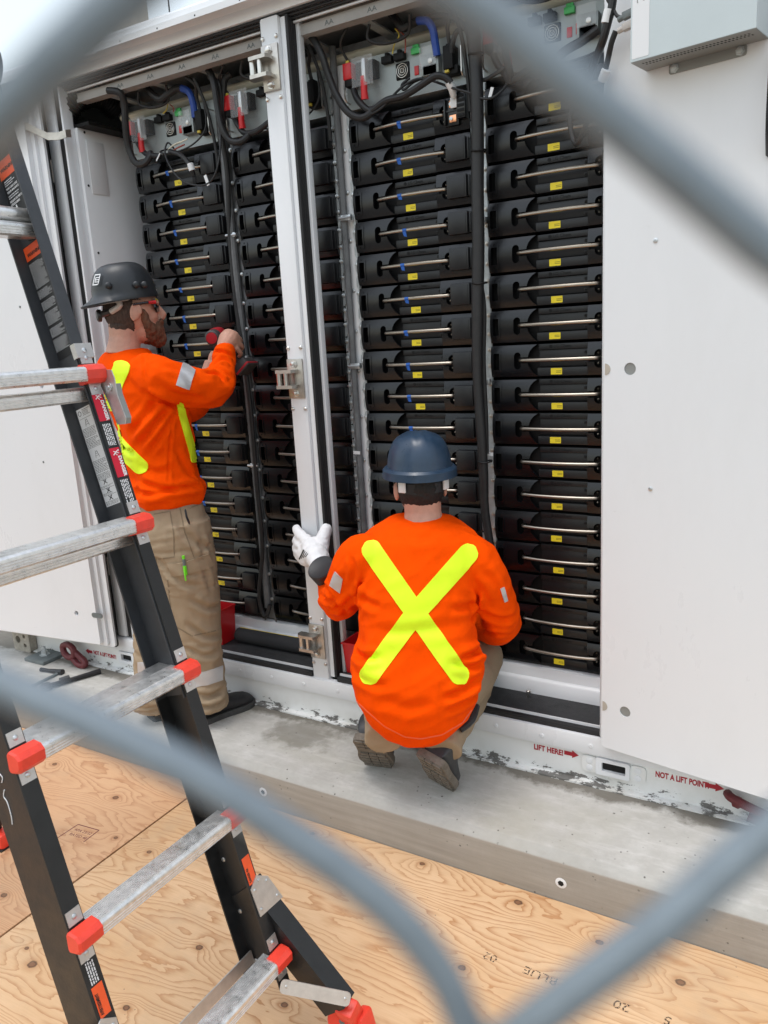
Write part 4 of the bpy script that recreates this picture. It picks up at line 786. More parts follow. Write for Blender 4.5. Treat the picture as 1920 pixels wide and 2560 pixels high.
def cap(a0, a1, b, c, d=.050, h=.034):
    m = MB(); pr = [(-d / 2 + .012, h / 2 - .002), (-d / 2 + .02, h / 2 + .004), (d / 2 - .008, h / 2 + .002), (d / 2 + .002, h / 2 - .008), (d / 2 + .001, -h / 2 + .006), (d / 2 - .008, -h / 2 - .004), (d / 2 - .034, -h / 2 - .010), (-d / 2 + .012, -h / 2 - .004)]
    P0, P1, P2 = LF(a0, b, c), LF(a0 * .6 + a1 * .4, b, c), LF(a1, b, c)
    return m.rings([[p + XH * (x * k + .002) + ZH * (z * k) for x, z in pr] for p, k in ((P0, .82), (P0 * .8 + P1 * .2, 1.), (P1, 1.), (P2, .97))]).obj('end_cap', 'orange_red', lad, 25)
for k in range(5):
    b = k * SP; rung(.020, .403, b, .004)
    cap(-.024, .030, b, .004); cap(.447, .393, b, .004)
    for ac in (0., .423):
        for db in (.038, -.036):
            pt = MB(); lbox(pt, ac - .0155, ac + .0155, b + db - .014, b + db + .014, .0004, .0022); pt.obj('rivet_plate', 'alu_plate', lad, 0)
            MB().lathe(LF(ac, b + db, .0022), LN, [(0, .0055), (.0015, .005), (.0028, .003)], 12).obj('rivet', 'zinc', lad)
for b, c_ in ((2 * SP + .004, -.072), (3 * SP - .022, -.055), (4 * SP - .035, -.045), (5 * SP, -.05), (6 * SP, -.05)): rung(-.008, .43, b, c_, d=.05, h=.032)
MB().cyl(LF(-.008, 5 * SP + .035, -.045), LF(.43, 5 * SP + .035, -.045), .0165, 18).obj('lock_tube', 'alu', lad)
tp = MB(); lbox(tp, -.024, .022, 1.478, 1.512, -.012, .004); tp.obj('rail_guide', 'alu_plate', lad, 0); tp = MB(); lbox(tp, .401, .447, 1.478, 1.512, -.012, .004); tp.obj('rail_guide', 'alu_plate', lad, 0)
for a in (0., .423): MB().lathe(LF(a, 1.495, .004), LN, [(0, .006), (.002, .0055), (.003, .003)], 12).obj('rivet', 'zinc', lad)
# lock lever by the upper outer rung
lv = MB().plate([(.012, 1.445), (.046, 1.432), (.048, 1.412), (.040, 1.375), (.044, 1.318), (.036, 1.306), (.010, 1.312), (.009, 1.330), (.002, 1.378), (-.004, 1.41)][::-1], [], .003, lambda x, y, c: LF(-.021 - c, y, x)).obj('lock_lever', 'alu_plate', lad, 20)
MB().plate([(.044, 1.400), (.040, 1.375), (.044, 1.318), (.036, 1.306), (.026, 1.310), (.034, 1.375)], [], .014, lambda x, y, c: LF(-.0245 - c, y, x)).obj('lever_grip', 'box_dark', lad, 20)
MB().lathe(LF(-.0205, 1.398, .024), LE, [(0, .010), (.003, .010), (.0035, .005), (.006, .004)], 14).obj('rivet', 'zinc', lad)
# outriggers with wheels
WH = V((-0.101,-1.096,-0.085))
def outrigger(side, a0):
    s_ = -1 if side == 'r' else 1
    top = LF(a0 + s_ * .030, .165, -.052); dst = WH if side == 'r' else WH + LE * .60
    foot = dst + V((-.012, 0, .045)); d = (foot - top).normalized(); nn = (LN - d * LN.dot(d)).normalized(); ee = d.cross(nn).normalized()
    m = MB(); pr = [(-.024, .026), (.024, .026), (.024, -.055), (.019, -.055), (.019, .020), (-.024, .020)]
    m.rings([[p + ee * x + nn * y for x, y in pr] for p in (top, foot)]).obj('outrigger_leg', 'rail_black', lad, 20)
    pl = [(.015, .180), (-.013, .199), (-.045, .177), (-.070, .106), (.012, .110)]
    if side == 'l': pl = [(.423 - x, y) for x, y in pl]; pl = pl[::-1]
    MB().plate(pl[::-1], [], .003, lambda x, y, c: LF(x, y, .0012 + c)).obj('gusset', 'alu_plate', lad, 20)
    for x, y in pl: 
        cx_ = sum(q[0] for q in pl) / 5; cy_ = sum(q[1] for q in pl) / 5
        MB().lathe(LF(x * .7 + cx_ * .3, y * .7 + cy_ * .3, .004), LN, [(0, .0045), (.0015, .004), (.0025, .002)], 10).obj('rivet', 'zinc', lad)
    b0, b1 = LF(a0 + s_ * -.005, -.052, .012) + V((.012, -.016, 0)), foot + nn * .034 + d * -.028 + V((.014, -.018, 0))
    dd = (b1 - b0).normalized(); nb_ = V((.55, -.75, .35)); nb_ = nb_ - dd * nb_.dot(dd); nb_.normalize(); uu = nb_.cross(dd).normalized()
    MB().plate(rrect(-.012, -.016, (b1 - b0).length + .014, .016, .010), [], .003, lambda x, y, c: b0 + dd * x + uu * y + nb_ * c).obj('brace_bar', 'alu_plate', lad, 20)
    for q in (.0, 1.): MB().lathe(b0 + (b1 - b0) * q + LN * .003, LN, [(0, .0045), (.0015, .004), (.0025, .002)], 10).obj('rivet', 'zinc', lad)
    ft = MB(); ft.box(foot + d * .022, (.048, .044, .054), Matrix.Rotation(rad(24), 3, 'X'), .007); ft.box(dst + V((.030, .024, -.020)), (.030, .05, .07), Matrix.Rotation(rad(-14), 3, 'Y'), .007); ft.obj('foot_housing', 'orange_red', lad)
    fb = MB(); fb.box(dst + V((.022, .018, -.060)), (.05, .066, .010), None, .003); fb.obj('foot_pad', 'rubber', lad)
    wc = V((-0.126,-1.085,-0.1)) + (dst - WH); ax_ = V((.42, -.88, .2)).normalized()
    MB().lathe(wc, ax_, [(-.010, .022), (-.011, .033), (-.006, .037), (.006, .037), (.011, .033), (.010, .022)], 28).obj('wheel', 'orange_red', lad)
    hb = MB(); hb.lathe(wc, ax_, [(-.009, .008), (-.009, .0225), (.006, .0225), (.006, .008)], 24); hb.obj('wheel_disc', 'tool_black', lad)
    sp = MB(); uz = V((0, 0, 1)); ux = ax_.cross(uz).normalized()
    for q in range(5):
        t_ = 2 * PI * q / 5; v_ = ux * math.cos(t_) + uz * math.sin(t_); sp.tube([wc + ax_ * .007 + v_ * .006, wc + ax_ * .007 + v_ * .023], .003, 6)
    sp.lathe(wc, ax_, [(.0, .008), (.011, .008), (.012, .005)], 12); sp.obj('wheel_spokes', 'plate_grey', lad)
outrigger('r', -.0); outrigger('l', .423)
st_ = MB(); lbox(st_, -.01, .43, -.03, .0, -.100, -.096); st_.obj('cross_strap', 'alu_plate', lad, 0)
for b in (.30, .235, .10, -.03): MB().lathe(LF(-.014, b, -.095), LE, [(0, .006), (.002, .0055), (.003, .003)], 12).obj('rivet', 'zinc', lad)
# labels on the rails -------------------------------------------------
def patch(a0, a1, b0, b1, c, mat, name='label'): m = MB(); lbox(m, a0, a1, b0, b1, c, c + .0006); return m.obj(name, mat, rR, 0)
def lines(fn, x0, x1, y0, y1, n, mat, seed, parent=None, w=.55):
    rnd = random.Random(seed); m = MB()
    for i in range(n):
        y = y1 + (y0 - y1) * (i + .5) / n; h = abs(y1 - y0) / n * w / 2; x = x0
        end = x1 - (x1 - x0) * rnd.choice((0, 0, .05, .25))
        while x < end:
            L_ = min(end - x, (x1 - x0) * rnd.uniform(.06, .2)); m.add([fn(x, y - h), fn(x + L_, y - h), fn(x + L_, y + h), fn(x, y + h)], [(0, 1, 2, 3)]); x += L_ + (x1 - x0) * .035
    o = m.obj('fine_print', mat, parent or rR, 0); o['kind'] = 'stuff'; return o
for b1, b0 in ((1.396, 1.327), (1.262, 1.193)):
    patch(-.0125, .0155, b0, b1, .0003, 'danger_red', 'danger_label')
    text('danger_lettering', 'DANGER', .0125, 'print_white', LF(-.0035, b1 - .020, .0009), -LG_, -LE, rR, ext=.0002, bold=.0006, sx=.95)
    fg = MB()                                    # falling-figure pictogram
    for p, q in (((-0.0050, b1 - .008), (0.0030, b1 - .013)), ((-0.0010, b1 - .011), (0.0060, b1 - .008)), ((-0.0010, b1 - .011), (-0.0080, b1 - .014)), ((0.0030, b1 - .013), (0.0080, b1 - .017)), ((0.0030, b1 - .013), (-0.0020, b1 - .018))): fg.tube([LF(p[0], p[1], .0012), LF(q[0], q[1], .0012)], .0011, 6)
    fg.lathe(LF(-.008, b1 - .007, .0009), LN, [(0, .002), (.0006, .002)], 8); fg.obj('pictogram', 'print_white', rR)
fnF = lambda x, y: LF(y, x, .0008)
for b1, b0, sd in ((1.320, 1.268, 1), (1.186, 1.128, 2)): lines(lambda x, y: LF(y, 2 * ((b1 + b0) / 2) - x, .0008), b0, b1, .013, -.010, 5, 'print_white', sd)
patch(-.0445, -.0440, 1.120, 1.385, 0, 'label_black') if False else None
wl = MB(); lbox(wl, -.0084, -.0078, 1.140, 1.381, -.101, -.048); wlo = wl.obj('instruction_label', 'paper', rR, 0)
WF = lambda x, y: LF(-.0076, 1.140 + (y - 1.118) * .949, -.101 + (x + .066) * 1.178)
lines(WF, -.048, -.024, 1.352, 1.369, 5, 'print_black', 3, wlo, .35)
for y0, y1, n, sd in ((1.298, 1.322, 7, 4), (1.272, 1.296, 7, 5), (1.205, 1.238, 9, 6), (1.188, 1.203, 5, 7), (1.166, 1.171, 2, 8), (1.147, 1.152, 2, 9), (1.120, 1.131, 4, 10)): lines(WF, -.064, -.023, y0, y1, n, 'print_black', sd, wlo, .35)
pg = MB()
for yy in (1.346, 1.270, 1.186, 1.163, 1.145): pg.add([WF(-.064, yy), WF(-.023, yy), WF(-.023, yy + .0007), WF(-.064, yy + .0007)], [(0, 1, 2, 3)])
for (cx_, cy_) in ((-.044, 1.334), (-.044, 1.252), (-.046, 1.180), (-.044, 1.157), (-.044, 1.138)):   # small ladder drawings, two of them crossed out
    for x0, y0, x1, y1 in ((-.006, -.009, -.002, .009), (.006, -.009, .002, .009), (-.005, -.004, .005, -.004), (-.004, .001, .004, .001), (-.003, .006, .003, .006)):
        k = .6 if cy_ < 1.2 else 1.; pg.tube([WF(cx_ + x0 * k, cy_ + y0 * k), WF(cx_ + x1 * k, cy_ + y1 * k)], .0004, 4)
    if cy_ < 1.2:
        for sg in (-1, 1): pg.tube([WF(cx_ - .006, cy_ - .006 * sg), WF(cx_ + .006, cy_ + .006 * sg)], .0008, 4)
pg.tube([LF(-.0076, 1.370 + .0055 * math.sin(t), -.091 + .0055 * math.cos(t)) for t in [2 * PI * k / 16 for k in range(17)]], .0006, 5); pg.obj('pictogram', 'print_black', wlo, 0)['kind'] = 'stuff'
# inner rail web labels
IWX = -.0084
il = MB(); lbox(il, IWX, IWX + .0006, 1.505, 1.782, -.104, -.044); ilo = il.obj('warning_label', 'label_black', iR, 0)
il = MB(); lbox(il, IWX + .0008, IWX + .0012, 1.748, 1.780, -.104, -.044); il.obj('warning_band', 'warn_orange', iR, 0)
IF = lambda x, y: LF(IWX + .0014, y + (.015 if y < 1.8 else .03), -.104 + (x + .064) * 1.43)
text('warning_lettering', 'WARNING!', .0115, 'print_black', IF(-.058, 1.741), LN, LG_, iR, ext=.0002, bold=.0002)
for y0, y1, n, sd in ((1.665, 1.725, 22, 11), (1.640, 1.660, 8, 12), (1.612, 1.632, 8, 13), (1.575, 1.606, 12, 14), (1.545, 1.568, 9, 15), (1.51, 1.54, 10, 16)): lines(IF, -.062, -.024, y0, y1, n, 'paper', sd, ilo, .35)
il = MB(); lbox(il, IWX, IWX + .0006, 1.86, 2.05, -.104, -.044); il2 = il.obj('warning_label', 'label_black', iR, 0)
il = MB(); lbox(il, IWX + .0008, IWX + .0012, 1.945, 1.985, -.104, -.044); il.obj('warning_band', 'warn_orange', iR, 0)
text('warning_lettering', 'WARNING!', .0115, 'print_black', IF(-.058, 1.93), LN, LG_, iR, ext=.0002, bold=.0002)
for t, y in (('YOU CAN LOSE', 1.888), ('YOUR BALANCE', 1.880), ("RISQUE DE PERTE", 1.858), ("D'ÉQUILIBRE", 1.850)): text('warning_lettering', t, .0066, 'print_white', IF(-.058, y), LN, LG_, iR, ext=.0002, bold=.0001)
lines(IF, -.058, -.028, 1.896, 1.910, 3, 'paper', 17, il2, .4); lines(IF, -.058, -.028, 1.866, 1.876, 2, 'paper', 18, il2, .4)
MB().plate([(-.042, 1.838), (-.046, 1.843), (-.044, 1.843), (-.044, 1.848), (-.040, 1.848), (-.040, 1.843), (-.038, 1.843)], [], .0004, lambda x, y, c: LF(IWX + .0009 + c, y + .03, x - .036)).obj('arrow_mark', 'print_white', iR, 0)
# foot labels
def flabel(par, a0, a1, b0, b1, txt):
    m = MB(); lbox(m, a0, a1, b0, b1, .0003, .0009); m.obj('warning_band', 'warn_orange', par, 0)
    text('warning_lettering', txt, .0095, 'print_black', LF((a0 + a1) / 2 + .003, b0 + .005, .001), LG_, LE, par, ext=.0002, bold=.0002, sx=.62)
flabel(rR, -.013, .012, .188, .254, 'DANGER VIA'); flabel(rL, .411, .435, .196, .258, 'AVERTISSEMENT')
lines(lambda x, y: LF(y, x, .0008), .262, .306, .414, .433, 4, 'paper', 19, rL); MB().plate([(.423, .322), (.417, .314), (.420, .314), (.420, .308), (.426, .308), (.426, .314), (.429, .314)], [], .0004, lambda x, y, c: LF(x, y, .0006 + c)).obj('arrow_mark', 'print_white', rL, 0)
# paint marks scrawled on the near rail
pm = MB()
for pts in ([(.0, .665, -.03), (0, .652, -.04), (0, .640, -.034), (0, .612, -.036), (0, .595, -.042)], [(0, .70, -.03), (0, .69, -.022), (0, .68, -.03)]): pm.tube([LF(.4418, b, c - .03) for _, b, c in pts], .0010, 6, 4)
pm.obj('paint_mark', 'paper', rL)
# rear frame of the ladder
AP = [LF(0, 2.2, -.05), LF(.423, 2.2, -.05)]; RFt = [V((-1.66, -1.0, -.125)), V((-1.66, -1.50, -.125))]
for i in (0, 1):
    d = (RFt[i] - AP[i]).normalized(); q1 = d.cross(V((0, 1, 0))).normalized(); q2 = d.cross(q1).normalized()
    MB().rings([[p + q1 * x + q2 * y for x, y in ((-.035, -.016), (.035, -.016), (.035, .016), (-.035, .016))] for p in (AP[i], RFt[i])]).obj('rear_rail', 'rail_black', lad, 20)
    MB().box(RFt[i] + V((.03, 0, .005)), (.12, .05, .055), None, .012).obj('foot_cap', 'orange_red', lad)
    MB().box(RFt[i] + V((.03, 0, -.0225)), (.12, .056, .004), None, .001).obj('foot_pad', 'rubber', lad)
for k in range(1, 6):
    t = k / 6.3; p, q = AP[0] + (RFt[0] - AP[0]) * t, AP[1] + (RFt[1] - AP[1]) * t
    MB().tube([p, q], .016, 12).obj('rung', 'alu', lad)
for i in (0, 1): MB().cyl(AP[i] + LE * -.03, AP[i] + LE * .03, .055, 24).obj('hinge', 'rail_grey', lad)

# ================================================================== chain-link fence between the viewer and the work
FD = .045; fa = rad(20); FN = V((-math.sin(fa), math.cos(fa), 0)); FE = V((math.cos(fa), math.sin(fa), 0))
def FP(x, z, off=0.): return CAM + FN * (FD + off) + FE * (x * FD) + V((0, 0, z * FD))
fence = thing('chain_link_fence', FP(0, -37), 'blue-grey chain-link fence mesh, out of focus right in front of everything', 'fence')
va, vb = V((2.14, -.12)), V((-.204, 1.81))
mid = {0: [V((-.275, .57)), V((-.575, .350)), V((-.93, .11)), V((-1.385, -.20)), V((-.95, -.425)), V((-.821, -.491)), V((-.546, -.634)), V((-.371, -.764)), V((-.241, -.877)), V((-.156, -.984)), V((-.115, -1.07))],
       1: [V((-.235, .55)), V((-.017, .34)), V((.275, .08)), V((.69, -.31)), V((.314, -.70)), V((.185, -.829)), V((.062, -.94)), V((-.018, -1.02)), V((-.075, -1.11))]}
gen = [V((-.28, .585)), V((-.60, .36)), V((-.95, .10)), V((-1.37, -.20)), V((-.98, -.47)), V((-.55, -.75)), V((-.16, -1.04))]
for i in range(-6, 8):
    pts = []
    for j in range(7, -23, -1):
        if i in (0, 1) and j == 0: seq = mid[i]
        elif i == 1: seq = [q + va * .5 * 0 for q in ()] or [V((-.235, .55)) , V((.09, .25)), V((.42, -.05)), V((.69, -.31)), V((.42, -.60)), V((.10, -.90))]
        else: seq = gen
        sh = va * (i * .5) + vb * (j) if i not in (0, 1) else vb * j
        if i not in (0, 1): sh = va * (i * .5) + vb * (j + (.5 if i % 2 else 0.))
        if i % 2 and i != 1: sh = sh - vb * .5 + vb * 0
        base = seq
        if i % 2 and i != 1:   # odd wires run the other half of the diamonds: mirror about their own axis
            base = [V((-.235, .55)), V((.09, .25)), V((.42, -.05)), V((.69, -.31)), V((.42, -.60)), V((.10, -.90))]; sh = va * ((i - 1) * .5) + vb * j
        for k, q in enumerate(base):
            p = q + sh; ph = k / len(base) * 2 * PI; near = -.005 * math.exp(-((p.x + .62) ** 2 + (p.y - .36) ** 2) / .12) if i == 0 else 0.; pts.append(FP(p.x * (1 + near / FD), p.y * (1 + near / FD), near + .0016 * math.sin(ph + (0 if i % 2 else PI))))
    pts = [p for p in pts if p.z > -.16 and p.z < 2.0]
    MB().tube(pts, .00142, 12, 4).obj('wire', 'fence_wire', fence)

# ================================================================== people
VR = V((.8624, .5062, 0)); VF = V((-.5129, .8584, 0)).normalized(); VR = V((VF.y, -VF.x, 0)); ZU = V((0, 0, 1))   # right / away / up, as seen from the viewer's side
def dirn(r, a): return (VR * r + VF * a).normalized()
def ring(c, s, d, hw, hd, n=28, p=2.3):
    c = V(c); out = []
    for k in range(n):
        t = 2 * PI * k / n; ct, st = math.cos(t), math.sin(t)
        out.append(c + s * (hw * math.copysign(abs(ct) ** (2 / p), ct)) + d * (hd * math.copysign(abs(st) ** (2 / p), st)))
    return out
def torso(m, secs, s, d, sub=4):
    C_ = [V(q[0]) for q in secs]; P, HW = spline(C_, [q[1] for q in secs], sub); _, HD = spline(C_, [q[2] for q in secs], sub)
    return m.rings([ring(P[i], s, d, HW[i], HD[i]) for i in range(len(P))])
def solid(mb, voxel, smooth_it, name):
    me = bpy.data.meshes.new(name); me.from_pydata(mb.v, [], mb.f); bm = bmesh.new(); bm.from_mesh(me); bmesh.ops.recalc_face_normals(bm, faces=list(bm.faces)); bm.to_mesh(me); bm.free()
    o = bpy.data.objects.new(name, me); COL.objects.link(o)
    r = o.modifiers.new('r', 'REMESH'); r.mode = 'VOXEL'; r.voxel_size = voxel
    if smooth_it: s_ = o.modifiers.new('s', 'SMOOTH'); s_.factor = .5; s_.iterations = smooth_it
    dg = bpy.context.evaluated_depsgraph_get(); out = bpy.data.meshes.new_from_object(o.evaluated_get(dg)); bpy.data.objects.remove(o); bpy.data.meshes.remove(me); out.name = name; return out
def displace(me, fn):
    me.calc_loop_triangles(); nn = [v.normal.copy() for v in me.vertices]
    for v, n in zip(me.vertices, nn): v.co = v.co + n * fn(v.co, n)
    me.update()
def finish(name, me, mat, parent, smooth=True):
    me.materials.clear(); me.materials.append(MATS[mat])
    if smooth: me.shade_smooth()
    o = bpy.data.objects.new(name, me); COL.objects.link(o)
    if parent is not None: o.parent = parent; o.matrix_parent_inverse = parent.matrix_basis.inverted()
    return o
def ridge(p, sc, ax, st=.22, seed=0.):
    # folds running along axis ax: noise stretched along it
    ax = V(ax).normalized(); q = p - ax * p.dot(ax) * (1 - st); v = noise.noise(q * sc + V((seed, seed * 2.1, -seed))); return 1 - abs(v) * 2.2
import numpy as np
def creases(me, segs, w=.007, depth=.006):
    # cloth folds: each is a polyline laid on the garment, pushed in along its line and raised on both sides
    tree = bvh(me); n = len(me.vertices); co = np.empty(n * 3); me.vertices.foreach_get('co', co); co = co.reshape(-1, 3); no = np.empty(n * 3); me.vertices.foreach_get('normal', no); no = no.reshape(-1, 3); d_ = np.zeros(n)
    for pts, ww, dp in segs:
        P = []
        for p in pts:
            v = (V(p) - CAM).normalized(); h = tree.ray_cast(CAM, v, 8.)[0]; P.append(h if h is not None else tree.find_nearest(V(p))[0])
        Q, _ = spline([V(p) for p in P], [0.] * len(P), 6); Q = [tree.find_nearest(q)[0] for q in Q]; best = np.full(n, 9.); tt = np.zeros(n); K = len(Q) - 1
        for i in range(K):
            a, b = np.array(Q[i]), np.array(Q[i + 1]); ab = b - a; L2 = max((ab @ ab), 1e-9); t = np.clip(((co - a) @ ab) / L2, 0, 1); dd = np.linalg.norm(co - (a + t[:, None] * ab), axis=1); m = dd < best; best[m] = dd[m]; tt[m] = (i + t[m]) / K
        fade = np.clip(np.minimum(tt, 1 - tt) * 4 + .15, 0, 1); W_ = w * ww; d_ += depth * dp * fade * (-np.exp(-(best / W_) ** 2) + .75 * np.exp(-((best - 2.0 * W_) / (1.1 * W_)) ** 2))
    co += no * d_[:, None]; me.vertices.foreach_set('co', co.ravel()); me.update()
def bvh(me): return BVHTree.FromPolygons([v.co.copy() for v in me.vertices], [tuple(p.vertices) for p in me.polygons])
def decal(name, path, width, tree, mat, parent, off=.0036, ends=True, nx=9, ny=34, pairs=None):
    # cloth tape: lay a band (centre line + width, or explicit edge pairs) onto the garment
    m = MB(); grid = []
    for j in range(ny + 1):
        t = j / ny
        if pairs: q = t * (len(pairs) - 1); k = min(int(q), len(pairs) - 2); f = q - k; L0 = V(pairs[k][0]).lerp(V(pairs[k + 1][0]), f); R0 = V(pairs[k][1]).lerp(V(pairs[k + 1][1]), f)
        else:
            q = t * (len(path) - 1); k = min(int(q), len(path) - 2); f = q - k; c = V(path[k]).lerp(V(path[k + 1]), f); d = (V(path[k + 1]) - V(path[k])).normalized(); view = (c - CAM).normalized(); s = d.cross(view).normalized(); w = width / 2
            if ends:
                L_ = sum((V(path[i + 1]) - V(path[i])).length for i in range(len(path) - 1)); e = min(t, 1 - t) * L_ / (width / 2)
                if e < 1: w *= math.sqrt(max(0.02, 1 - (1 - e) ** 2)) 
            L0, R0 = c - s * w, c + s * w
        row = []
        for i in range(nx + 1):
            p = L0.lerp(R0, i / nx); v = (p - CAM).normalized(); loc, nrm, idx, dist = tree.ray_cast(p - v * .5, v, 1.0)
            if loc is None: loc, nrm, idx, dist = tree.find_nearest(p)
            row.append((loc, nrm))
        grid.append(row)
    top = [[q[0] + q[1] * off for q in r] for r in grid]; bot = [[q[0] - q[1] * .003 for q in r] for r in grid]; n1 = nx + 1
    vs = [p for r in top for p in r] + [p for r in bot for p in r]; K = len(vs) // 2; fs = []
    for j in range(ny):
        for i in range(nx): a = j * n1 + i; fs.append((a, a + 1, a + n1 + 1, a + n1))
        for i in (0, nx): a = j * n1 + i; fs.append((a, a + n1, a + n1 + K, a + K))
    for i in range(nx):
        for j in (0, ny): a = j * n1 + i; fs.append((a, a + 1, a + 1 + K, a + K))
    return m.add(vs, fs).obj(name, mat, parent, 40)
def helmet(parent, c, fwd, up, rl, rw, h, brim, peak, mat, ridges=False, peak_dir=1):
    c, fwd, up = V(c), V(fwd).normalized(), V(up).normalized(); side = fwd.cross(up).normalized(); up = side.cross(fwd).normalized(); rings = []; n = 40
    prof = [(0, 1.0)] + [(h * math.sin(t), math.cos(t) ** .54) for t in [PI / 2 * k / 10 for k in range(1, 11)]]
    for z, r in prof:
        rr = []
        for k in range(n):
            t = 2 * PI * k / n; x, y = math.cos(t), math.sin(t); e = 1.
            p = c + fwd * (x * rl * max(r, .02)) + side * (y * rw * max(r, .02)) + up * z
            if ridges and z > h * .35:
                for off in (-.028, 0., .028): 
                    dy = y * rw * r - off; p = p + up * (.0045 * math.exp(-(dy / .007) ** 2) * min(1, (z / h - .35) * 4))
            rr.append(p)
        rings.append(rr)
    br = []
    for inner in (0, 1, 2, 3):
        rr = []
        for k in range(n):
            t = 2 * PI * k / n; x, y = math.cos(t), math.sin(t); ext = brim + (peak * max(0, x * peak_dir) ** 1.6)
            q = {0: (.955, -.004), 1: (.99, -.006), 2: (1., -.001), 3: (1., .006)}[inner]
            ee = ext if inner in (1, 2) else (0 if inner == 0 else ext * .25); zz = {0: -.002, 1: -.010 - ext * .18, 2: -.004 - ext * .18, 3: .006}[inner]
            p = c + fwd * (x * (rl * q[0] + ee)) + side * (y * (rw * q[0] + ee)) + up * zz; rr.append(p)
        br.append(rr)
    o = MB().rings(br + rings[1:], True).obj('hard_hat', mat, parent, 50); return o
def shoe(parent, heel, toe, up, w, mat, solemat, tread=False, high=.09, tip=None):
    heel, toe, up = V(heel), V(toe), V(up).normalized(); f = (toe - heel).normalized(); s = f.cross(up).normalized(); up = s.cross(f); L_ = (toe - heel).length
    def sec(t, hw, z0, z1): c = heel + f * (L_ * t); return [c + s * (hw * math.copysign(abs(math.cos(a)) ** .8, math.cos(a))) + up * ((z0 + z1) / 2 + (z1 - z0) / 2 * math.copysign(abs(math.sin(a)) ** .8, math.sin(a))) for a in [2 * PI * k / 20 for k in range(20)]]
    S_ = [(-.0, .62, .02, .05), (.03, .78, .015, high), (.14, .84, .015, high + .015), (.30, .84, .015, high + .01), (.45, .88, .015, .085), (.62, .98, .015, .068), (.78, 1., .015, .060), (.90, .88, .016, .052), (.97, .62, .018, .042), (1., .3, .02, .03)]
    up_ = MB().rings([sec(t, hw * w / 2, a, b) for t, hw, a, b in S_]).obj('shoe', mat, parent, 60)
    so_ = MB().rings([[heel + f * (L_ * t) + s * x * hw * w / 2 * 1.08 + up * z for x, z in ((-1, 0), (1, 0), (1.02, .012), (.98, .024), (-.98, .024), (-1.02, .012))] for t, hw in ((-.02, .55), (.0, .75), (.10, .88), (.30, .84), (.45, .86), (.65, 1.), (.8, 1.02), (.92, .86), (1., .55), (1.02, .3))]).obj('sole', solemat, up_, 40)
    if tread:
        for i in range(9):
            t = .04 + i * .11; hw = .80 if t < .5 else .9
            if .36 < t < .46: continue
            for x0, x1 in ((-.95, -.34), (-.28, .28), (.34, .95)):
                tt = MB(); tt.rings([[heel + f * (L_ * (t + dt)) + s * (x * hw * w / 2) + up * z for x, z in ((x0, -.006), (x1, -.006), (x1, .002), (x0, .002))] for dt in (-.035, .035)]); tt.obj('tread_lug', 'sole', up_, 0)
    return up_

# ---------------------------------------------------------------- standing worker
s1, d1 = dirn(.60, -.80), dirn(.80, .60)
w1 = thing('person', (-1.46, -.25, 0), 'standing worker in dark hard hat, orange shirt and khaki trousers drilling at the left rack', 'person')
sh = MB()
torso(sh, [((-1.505,-0.245,1.512), .070, .065), ((-1.511,-0.248,1.492), .125, .088), ((-1.504,-0.244,1.452), .180, .112), ((-1.484,-0.232,1.372), .195, .128), ((-1.457,-0.228,1.257), .190, .130), ((-1.444,-0.22,1.133), .172, .128), ((-1.44,-0.218,1.039), .168, .128), ((-1.437,-0.215,0.972), .178, .136), ((-1.435,-0.214,0.933), .174, .132), ((-1.434,-0.214,0.914), .158, .118)], s1, d1)
sh.tube([(-1.389,-0.292,1.426), (-1.298,-0.301,1.402), (-1.244,-0.228,1.372), (-1.221,-0.15,1.356), (-1.216,-0.095,1.366), (-1.238,-0.032,1.427), (-1.254,0.001,1.479), (-1.26,0.013,1.5)], [.074, .079, .073, .069, .062, .049, .0435, .041], 16, 4)
sh.tube([(-1.65,-0.203,1.427), (-1.663,-0.129,1.374), (-1.573,-0.017,1.265), (-1.488,0.034,1.26), (-1.454,0.077,1.313), (-1.449,0.103,1.368)], [.07, .072, .062, .056, .048, .042], 16, 4)
me = solid(sh, .0052, 16, 'shirt')
EL1, AP1 = V((-1.218,-0.108,1.342)), V((-1.308,-0.232,1.303))
def wr1(p, n):
    d = .007 * ridge(p, 7, s1 * .5 + d1 * .6 + ZU * .65, .25, 2) + .004 * ridge(p, 15, s1 * .3 + d1 * .8 + ZU * .3, .25, 5)
    e = math.exp(-((p - EL1).length / .10) ** 2); d += e * .013 * ridge(p, 16, (EL1 - CAM).cross(ZU), .35, 7)
    a = math.exp(-((p - AP1).length / .14) ** 2); d += a * .016 * ridge(p, 12, d1 * -.8 + ZU * .55 + s1 * -.3, .18, 9)
    hz = math.exp(-((p.z - ((-1.453,-0.202,0.98)[2])) / .05) ** 2); d += hz * .016 * ridge(p, 14, d1 + s1, .2, 3)
    return d - .009
displace(me, wr1)
